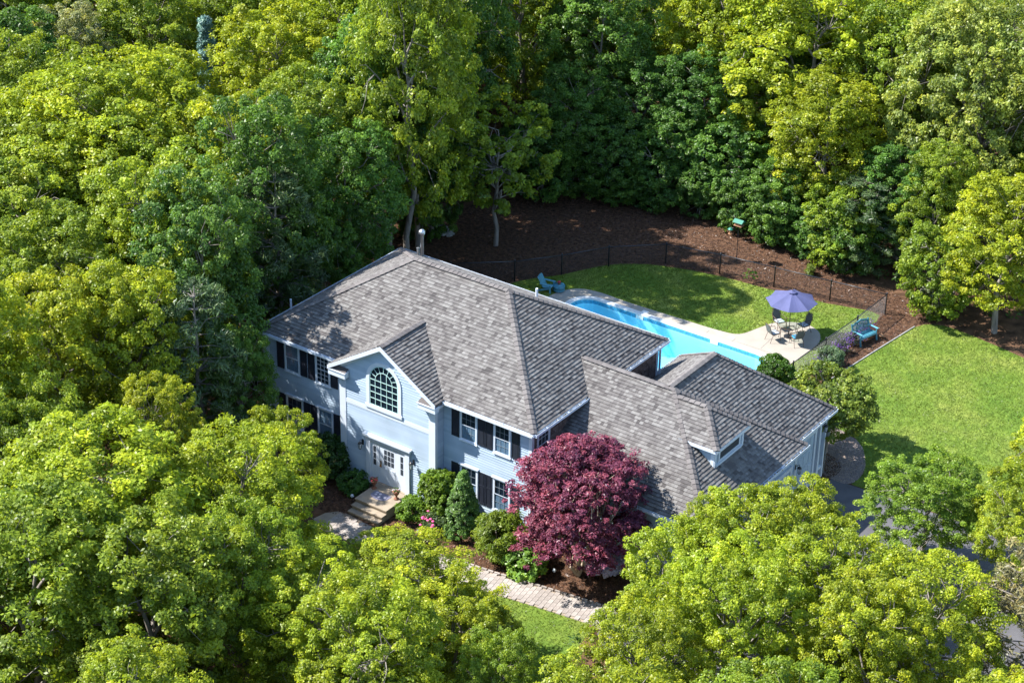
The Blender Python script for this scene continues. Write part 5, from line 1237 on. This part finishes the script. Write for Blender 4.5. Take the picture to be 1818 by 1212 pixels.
for i, (x, y) in enumerate(EDGE):
    plant(x, y, rv.uniform(2.6, 3.9), rv.uniform(1.5, 1.9), 'l', COLR['D'], ('leafy thicket bush at the mulch\'s far edge, ' + EL[i]) if i < 10 else 'leafy thicket bush just behind the grey stone pile', 'thicket_bush', 'bush', 'thicket along the far edge of the mulch')
for x, y, H, R, lb in FILL:
    back = y > 12 or x < -12
    grp = 'oaks filling the woods'
    if not lb: lb = 'one of the alike oaks standing beyond the edges of the photograph'
    plant(x, y, H, R * 0.95, 'o' if back or x < 0 else 'f', COLR[rv.choice('BMMBD' if back else 'BMB')], lb, group=grp)
# shrubs ------------------------------------------------------------
def shrub(name, label, x, y, rx, rz_, n, L, W, col, cat='shrub', seed=0, lumps=60, leaf='leaf', stem=True, shape='ball', cr=0.16, updir=0.5):
    global RNG
    RNG = np.random.default_rng(seed + 900); e = thing(name, label, cat, (x, y, 0)); h = rz_ * 2
    if shape == 'cone':
        t = RNG.random(lumps) ** 0.8; a = RNG.uniform(0, 6.28, lumps); r = rx * np.clip(1 - t, 0.02, 1) ** 0.72 * RNG.uniform(0.90, 1.0, lumps)
        C = np.stack([r * np.cos(a), r * np.sin(a), 0.06 * h + t * h * 0.94], 1)
    else:
        d = unit(RNG.normal(size=(lumps, 3)) + [0, 0, 0.25]); r = RNG.uniform(0.72, 0.98, lumps) * (1 + 0.10 * np.sin(3 * d[:, 0] + seed) + 0.08 * np.sin(5 * d[:, 1] + 2 * seed)); C = d * r[:, None] * np.array([rx, rx, rz_]) + [0, 0, rz_ * 1.02]
        C[:, 2] = np.maximum(C[:, 2], 0.08)
    me = clumps_to_leaves(C, np.full(lumps, cr) * RNG.uniform(.7, 1.3, lumps), n, L, W, 0.9, updir, 'foliage', 0.55, center=(0, 0, h * 0.35)); me.materials.append(M[leaf])
    o = bpy.data.objects.new('foliage', me); COL.objects.link(o); o.parent = e; o.color = (*col, 1)
    if stem:
        mb = MB()
        for k in range(5): limb(mb, (0, 0, 0), (rx * 0.55 * math.cos(k * 1.3), rx * 0.55 * math.sin(k * 1.3), h * 0.7), 0.03, 0.01, 0.2, 4, 3)
        part('stem', MB(), 'bark', e) if False else None
        so_ = put('stem', mb.mesh('stem'), 'bark', e)
    return e
shrub('rhododendron', 'large dark rhododendron against the left front wall', 4.45, -0.75, 1.25, 0.95, 62, 0.075, 0.035, (0.045, 0.105, 0.022), seed=1, lumps=130, cr=0.2)
shrub('azalea_bush', 'low dark green bush left of the stone stoop', 6.22, -0.95, 0.72, 0.42, 60, 0.05, 0.026, (0.07, 0.17, 0.03), seed=2, lumps=80)
shrub('round_shrub', 'rounded light green bush right of the stone stoop', 9.62, -1.2, 0.66, 0.48, 60, 0.055, 0.03, (0.15, 0.26, 0.03), seed=3, lumps=80)
e = shrub('rose_bush', 'small bush with pink roses between the round bush and the cone spruce', 10.95, -1.35, 0.55, 0.42, 42, 0.045, 0.024, (0.085, 0.14, 0.045), seed=4, lumps=60)
mb = MB()
for k in range(20): a = rv.uniform(2.6, 5.6); r = rv.uniform(.3, .62); mb.lathe([(0.03, 0), (0.065, 0.03), (0.03, 0.06), (0, 0.05)], (10.95 + r * math.cos(a), -1.35 + r * math.sin(a), rv.uniform(.3, .85)), 7)
part('blooms', mb, 'pinkflower', e, stuff=True)
shrub('holly_bush', 'tall round glossy holly at the right corner of the gabled entry wall', 10.55, -0.55, 0.80, 1.30, 66, 0.05, 0.03, (0.15, 0.25, 0.024), seed=5, lumps=300, cr=0.13)
shrub('cone_spruce', 'dense cone shaped dwarf spruce beside the round holly', 12.05, -0.85, 0.86, 1.55, 150, 0.05, 0.014, (0.10, 0.20, 0.035), seed=6, lumps=330, leaf='needle', shape='cone', cr=0.13, updir=0.6)
shrub('yew_bush', 'broad yellow green yew between the cone spruce and the red maple', 14.2, -1.15, 1.25, 0.98, 72, 0.085, 0.022, (0.17, 0.24, 0.025), seed=7, lumps=190, leaf='leaf', cr=0.22, updir=1.2)
shrub('hydrangea', 'low bright green hydrangea at the foot of the red maple', 15.75, -1.45, 0.95, 0.50, 46, 0.095, 0.06, (0.17, 0.30, 0.05), seed=8, lumps=90, cr=0.2)
shrub('young_yew', 'bright sprig topped bush under the window behind the broad yew', 13.5, -0.35, 0.5, 0.62, 40, 0.06, 0.03, (0.10, 0.17, 0.02), seed=18, lumps=50)
shrub('flowering_shrub', 'shrub with white lilac blossom behind the red maple trunk', 18.4, 0.35, 0.75, 0.55, 40, 0.05, 0.045, (0.60, 0.55, 0.72), seed=9, lumps=70, leaf='petal')
shrub('box_bush', 'dense dark green bush at the pool deck corner by the garage roof', 16.1, 18.75, 0.85, 0.65, 80, 0.055, 0.03, (0.06, 0.135, 0.014), seed=10, lumps=150)
shrub('bed_shrub', 'blue green shrub on the mulch at the fence by the round tree', 17.55, 21.6, 0.62, 0.55, 46, 0.055, 0.022, (0.12, 0.19, 0.10), seed=11, lumps=80)
shrub('pale_shrub', 'pale leaved shrub at the right end of the mulch bank', 19.0, 29.9, 0.95, 1.05, 44, 0.07, 0.035, (0.16, 0.20, 0.09), seed=12, lumps=120)
shrub('bank_sapling', 'small shaded bush next to the grey stone pile', -7.6, 20.6, 0.7, 0.6, 46, 0.07, 0.04, (0.06, 0.14, 0.03), seed=13, lumps=70)
shrub('grass_tuft', 'green tuft of grass on the mulch bank above the umbrella', 11.9, 30.0, 0.22, 0.26, 60, 0.12, 0.012, (0.14, 0.2, 0.03), seed=14, lumps=16, stem=False)
for i in range(5):
    shrub('lavender', ('purple flowering lavender nearest the box bush along the fence', 'second purple lavender from the round tree along the fence', 'purple lavender beside the left end of the teal bench', 'purple lavender directly behind the teal bench', 'purple lavender nearest the fence corner')[i], 17.25, 20.7 + i * 1.25, 0.42, 0.30, 30, 0.06, 0.012, (0.10, 0.12, 0.075), seed=30 + i, lumps=40, stem=False, updir=1.6)
    e = bpy.data.objects[-1] if False else None
    RNG = np.random.default_rng(50 + i); n = 420; C = np.stack([17.25 + RNG.normal(size=n) * 0.2, 20.7 + i * 1.25 + RNG.normal(size=n) * 0.34, RNG.uniform(0.35, 0.66, n)], 1)
    me = leaf_arr('blossoms', C - np.array([17.25, 20.7 + i * 1.25, 0]), RNG.normal(size=(n, 3)), np.full(n, .035), np.full(n, .018), RNG.random(n)); me.materials.append(M['petal'])
    o = bpy.data.objects.new('blossoms', me); COL.objects.link(o); o.parent = [q for q in COL.objects if q.name.startswith('lavender')][-1]; o['kind'] = 'stuff'; o.color = (0.24, 0.12, 0.50, 1)
for i, (x, y) in enumerate(((17.3, 27.0), (17.25, 26.3))):
    pass
def smalltree(name, label, x, y, H, R, zlo, nout, nin, lv, L, W, col, seed, cat='tree', flat=False, bark='bark', multi=1):
    global RNG
    t = oak(seed, H, R, nout, nin, lv, zlo, L, W, 0.14, (0.22, 0.36), gap=-0.8); e = thing(name, label, cat, (x, y, 0))
    tr = put('trunk', t['t'], 'bark', e); cr = put('crown', t['c'], 'leaf', e); cr.color = (*col, 1); return e
smalltree('round_tree', 'small round crowned tree behind the garage corner, trunk in the gravel bed', 21.15, 14.35, 4.2, 2.0, 0.27, 300, 90, 55, 0.065, 0.04, (0.17, 0.23, 0.035), 700)
# Japanese maple: low forked trunk, layered burgundy crown
def jmaple(x, y):
    global RNG
    RNG = np.random.default_rng(801); e = thing('japanese_maple', 'burgundy leaved Japanese maple with a pale forked trunk in front of the house', 'maple tree', (x, y, 0)); tk = MB(); Cs = []; Rs = []; T0 = []
    fk = []
    for k in range(5):
        a = k * 1.257 + 0.4; fk += limb(tk, (0, 0, -0.05), (0.8 * math.cos(a), 0.8 * math.sin(a), 2.0 + 0.4 * RNG.random()), 0.085, 0.05, 0.2, 6, 4)[2:]
    R = 2.85
    for i in range(150):
        t = RNG.random() ** 0.9; z = 2.1 + 3.95 * t; env = math.sqrt(max(0.0, 1 - ((z - 2.5) / 3.8) ** 2)) if z > 2.5 else 0.80 + 0.3 * (z - 2.1)
        a = RNG.uniform(0, 6.28); rr = R * env * (RNG.uniform(0.72, 0.98) if i % 4 else RNG.uniform(0.1, 0.6)); p = np.array([rr * math.cos(a), rr * math.sin(a), z])
        b = min(fk, key=lambda q: (q - Vector(p)).length); limb(tk, b, Vector(p), 0.035, 0.01, 0.35, 4, 4); lt = RNG.uniform(0.3, 0.65)
        for j in range(12):
            d = RNG.normal(size=3) * np.array([0.36, 0.36, 0.12]); q = p + d; q[2] -= 0.35 * (d[0] ** 2 + d[1] ** 2); Cs.append(q); Rs.append(RNG.uniform(0.14, 0.26)); T0.append(lt + RNG.normal() * .1)
    me = clumps_to_leaves(np.array(Cs), np.array(Rs), 44, 0.062, 0.030, 0.5, 0.6, tint0=np.array(T0), center=(0, 0, 1.8)); me.materials.append(M['mleaf'])
    c = bpy.data.objects.new('crown', me); COL.objects.link(c); c.parent = e; c.color = (0.19, 0.05, 0.080, 1); put('trunk', tk.mesh('trunk'), 'palebark', e)
M['mleaf'] = leafy('burgundy_leaf', 0.25, (1.3, 0.5, 0.6), 0.015); M['palebark'] = simple('pale_bark', (0.42, 0.34, 0.26), 0.9, 0.2, 4)
jmaple(17.6, -0.35)
# undergrowth below the woods
def under(name, n, region, zmax, L, W, col, label, seed):
    global RNG
    RNG = np.random.default_rng(seed); C = []
    x = RNG.uniform(region[0], region[1], n); y = RNG.uniform(region[2], region[3], n)
    k = ~inside(x, y, MULCH) & ~inside(x, y, YARD) & ~inside(x, y, LAWN2) & ~inside(x, y, FLAWN) & ~inside(x, y, BED) & ~inside(x, y, DRIVE) & ~((x > -1.5) & (x < 24) & (y > -4.5) & (y < 19)) & ~((x > 18) & (y > 1) & (y < 29.5))
    k &= (np.sin(x * 0.9 + 1.3 * np.sin(y * 0.6)) + np.sin(y * 1.1 + x * 0.35) > -0.35)
    x, y = x[k], y[k]; m = len(x); C = np.stack([x, y, RNG.uniform(0.25, zmax, m) * RNG.random(m) ** .5], 1)
    me = clumps_to_leaves(C, RNG.uniform(.25, .6, m), 34, L, W, 0.8, 0.5, name, 0.6, center=(0, 0, -60)); me.materials.append(M['leaf']); o = bpy.data.objects.new(name, me); COL.objects.link(o)
    o.color = (*col, 1); o['kind'] = 'stuff'; o['label'] = label; o['category'] = 'undergrowth'
under('undergrowth', 3600, (-40, 34, 0, 60), 1.7, 0.11, 0.062, (0.060, 0.125, 0.026), 'leafy green undergrowth between the trunks of the woods', 60)
under('undergrowth', 1500, (-8, 24, -30, -4), 1.1, 0.09, 0.05, (0.075, 0.135, 0.024), 'leafy green undergrowth under the near oaks', 61)
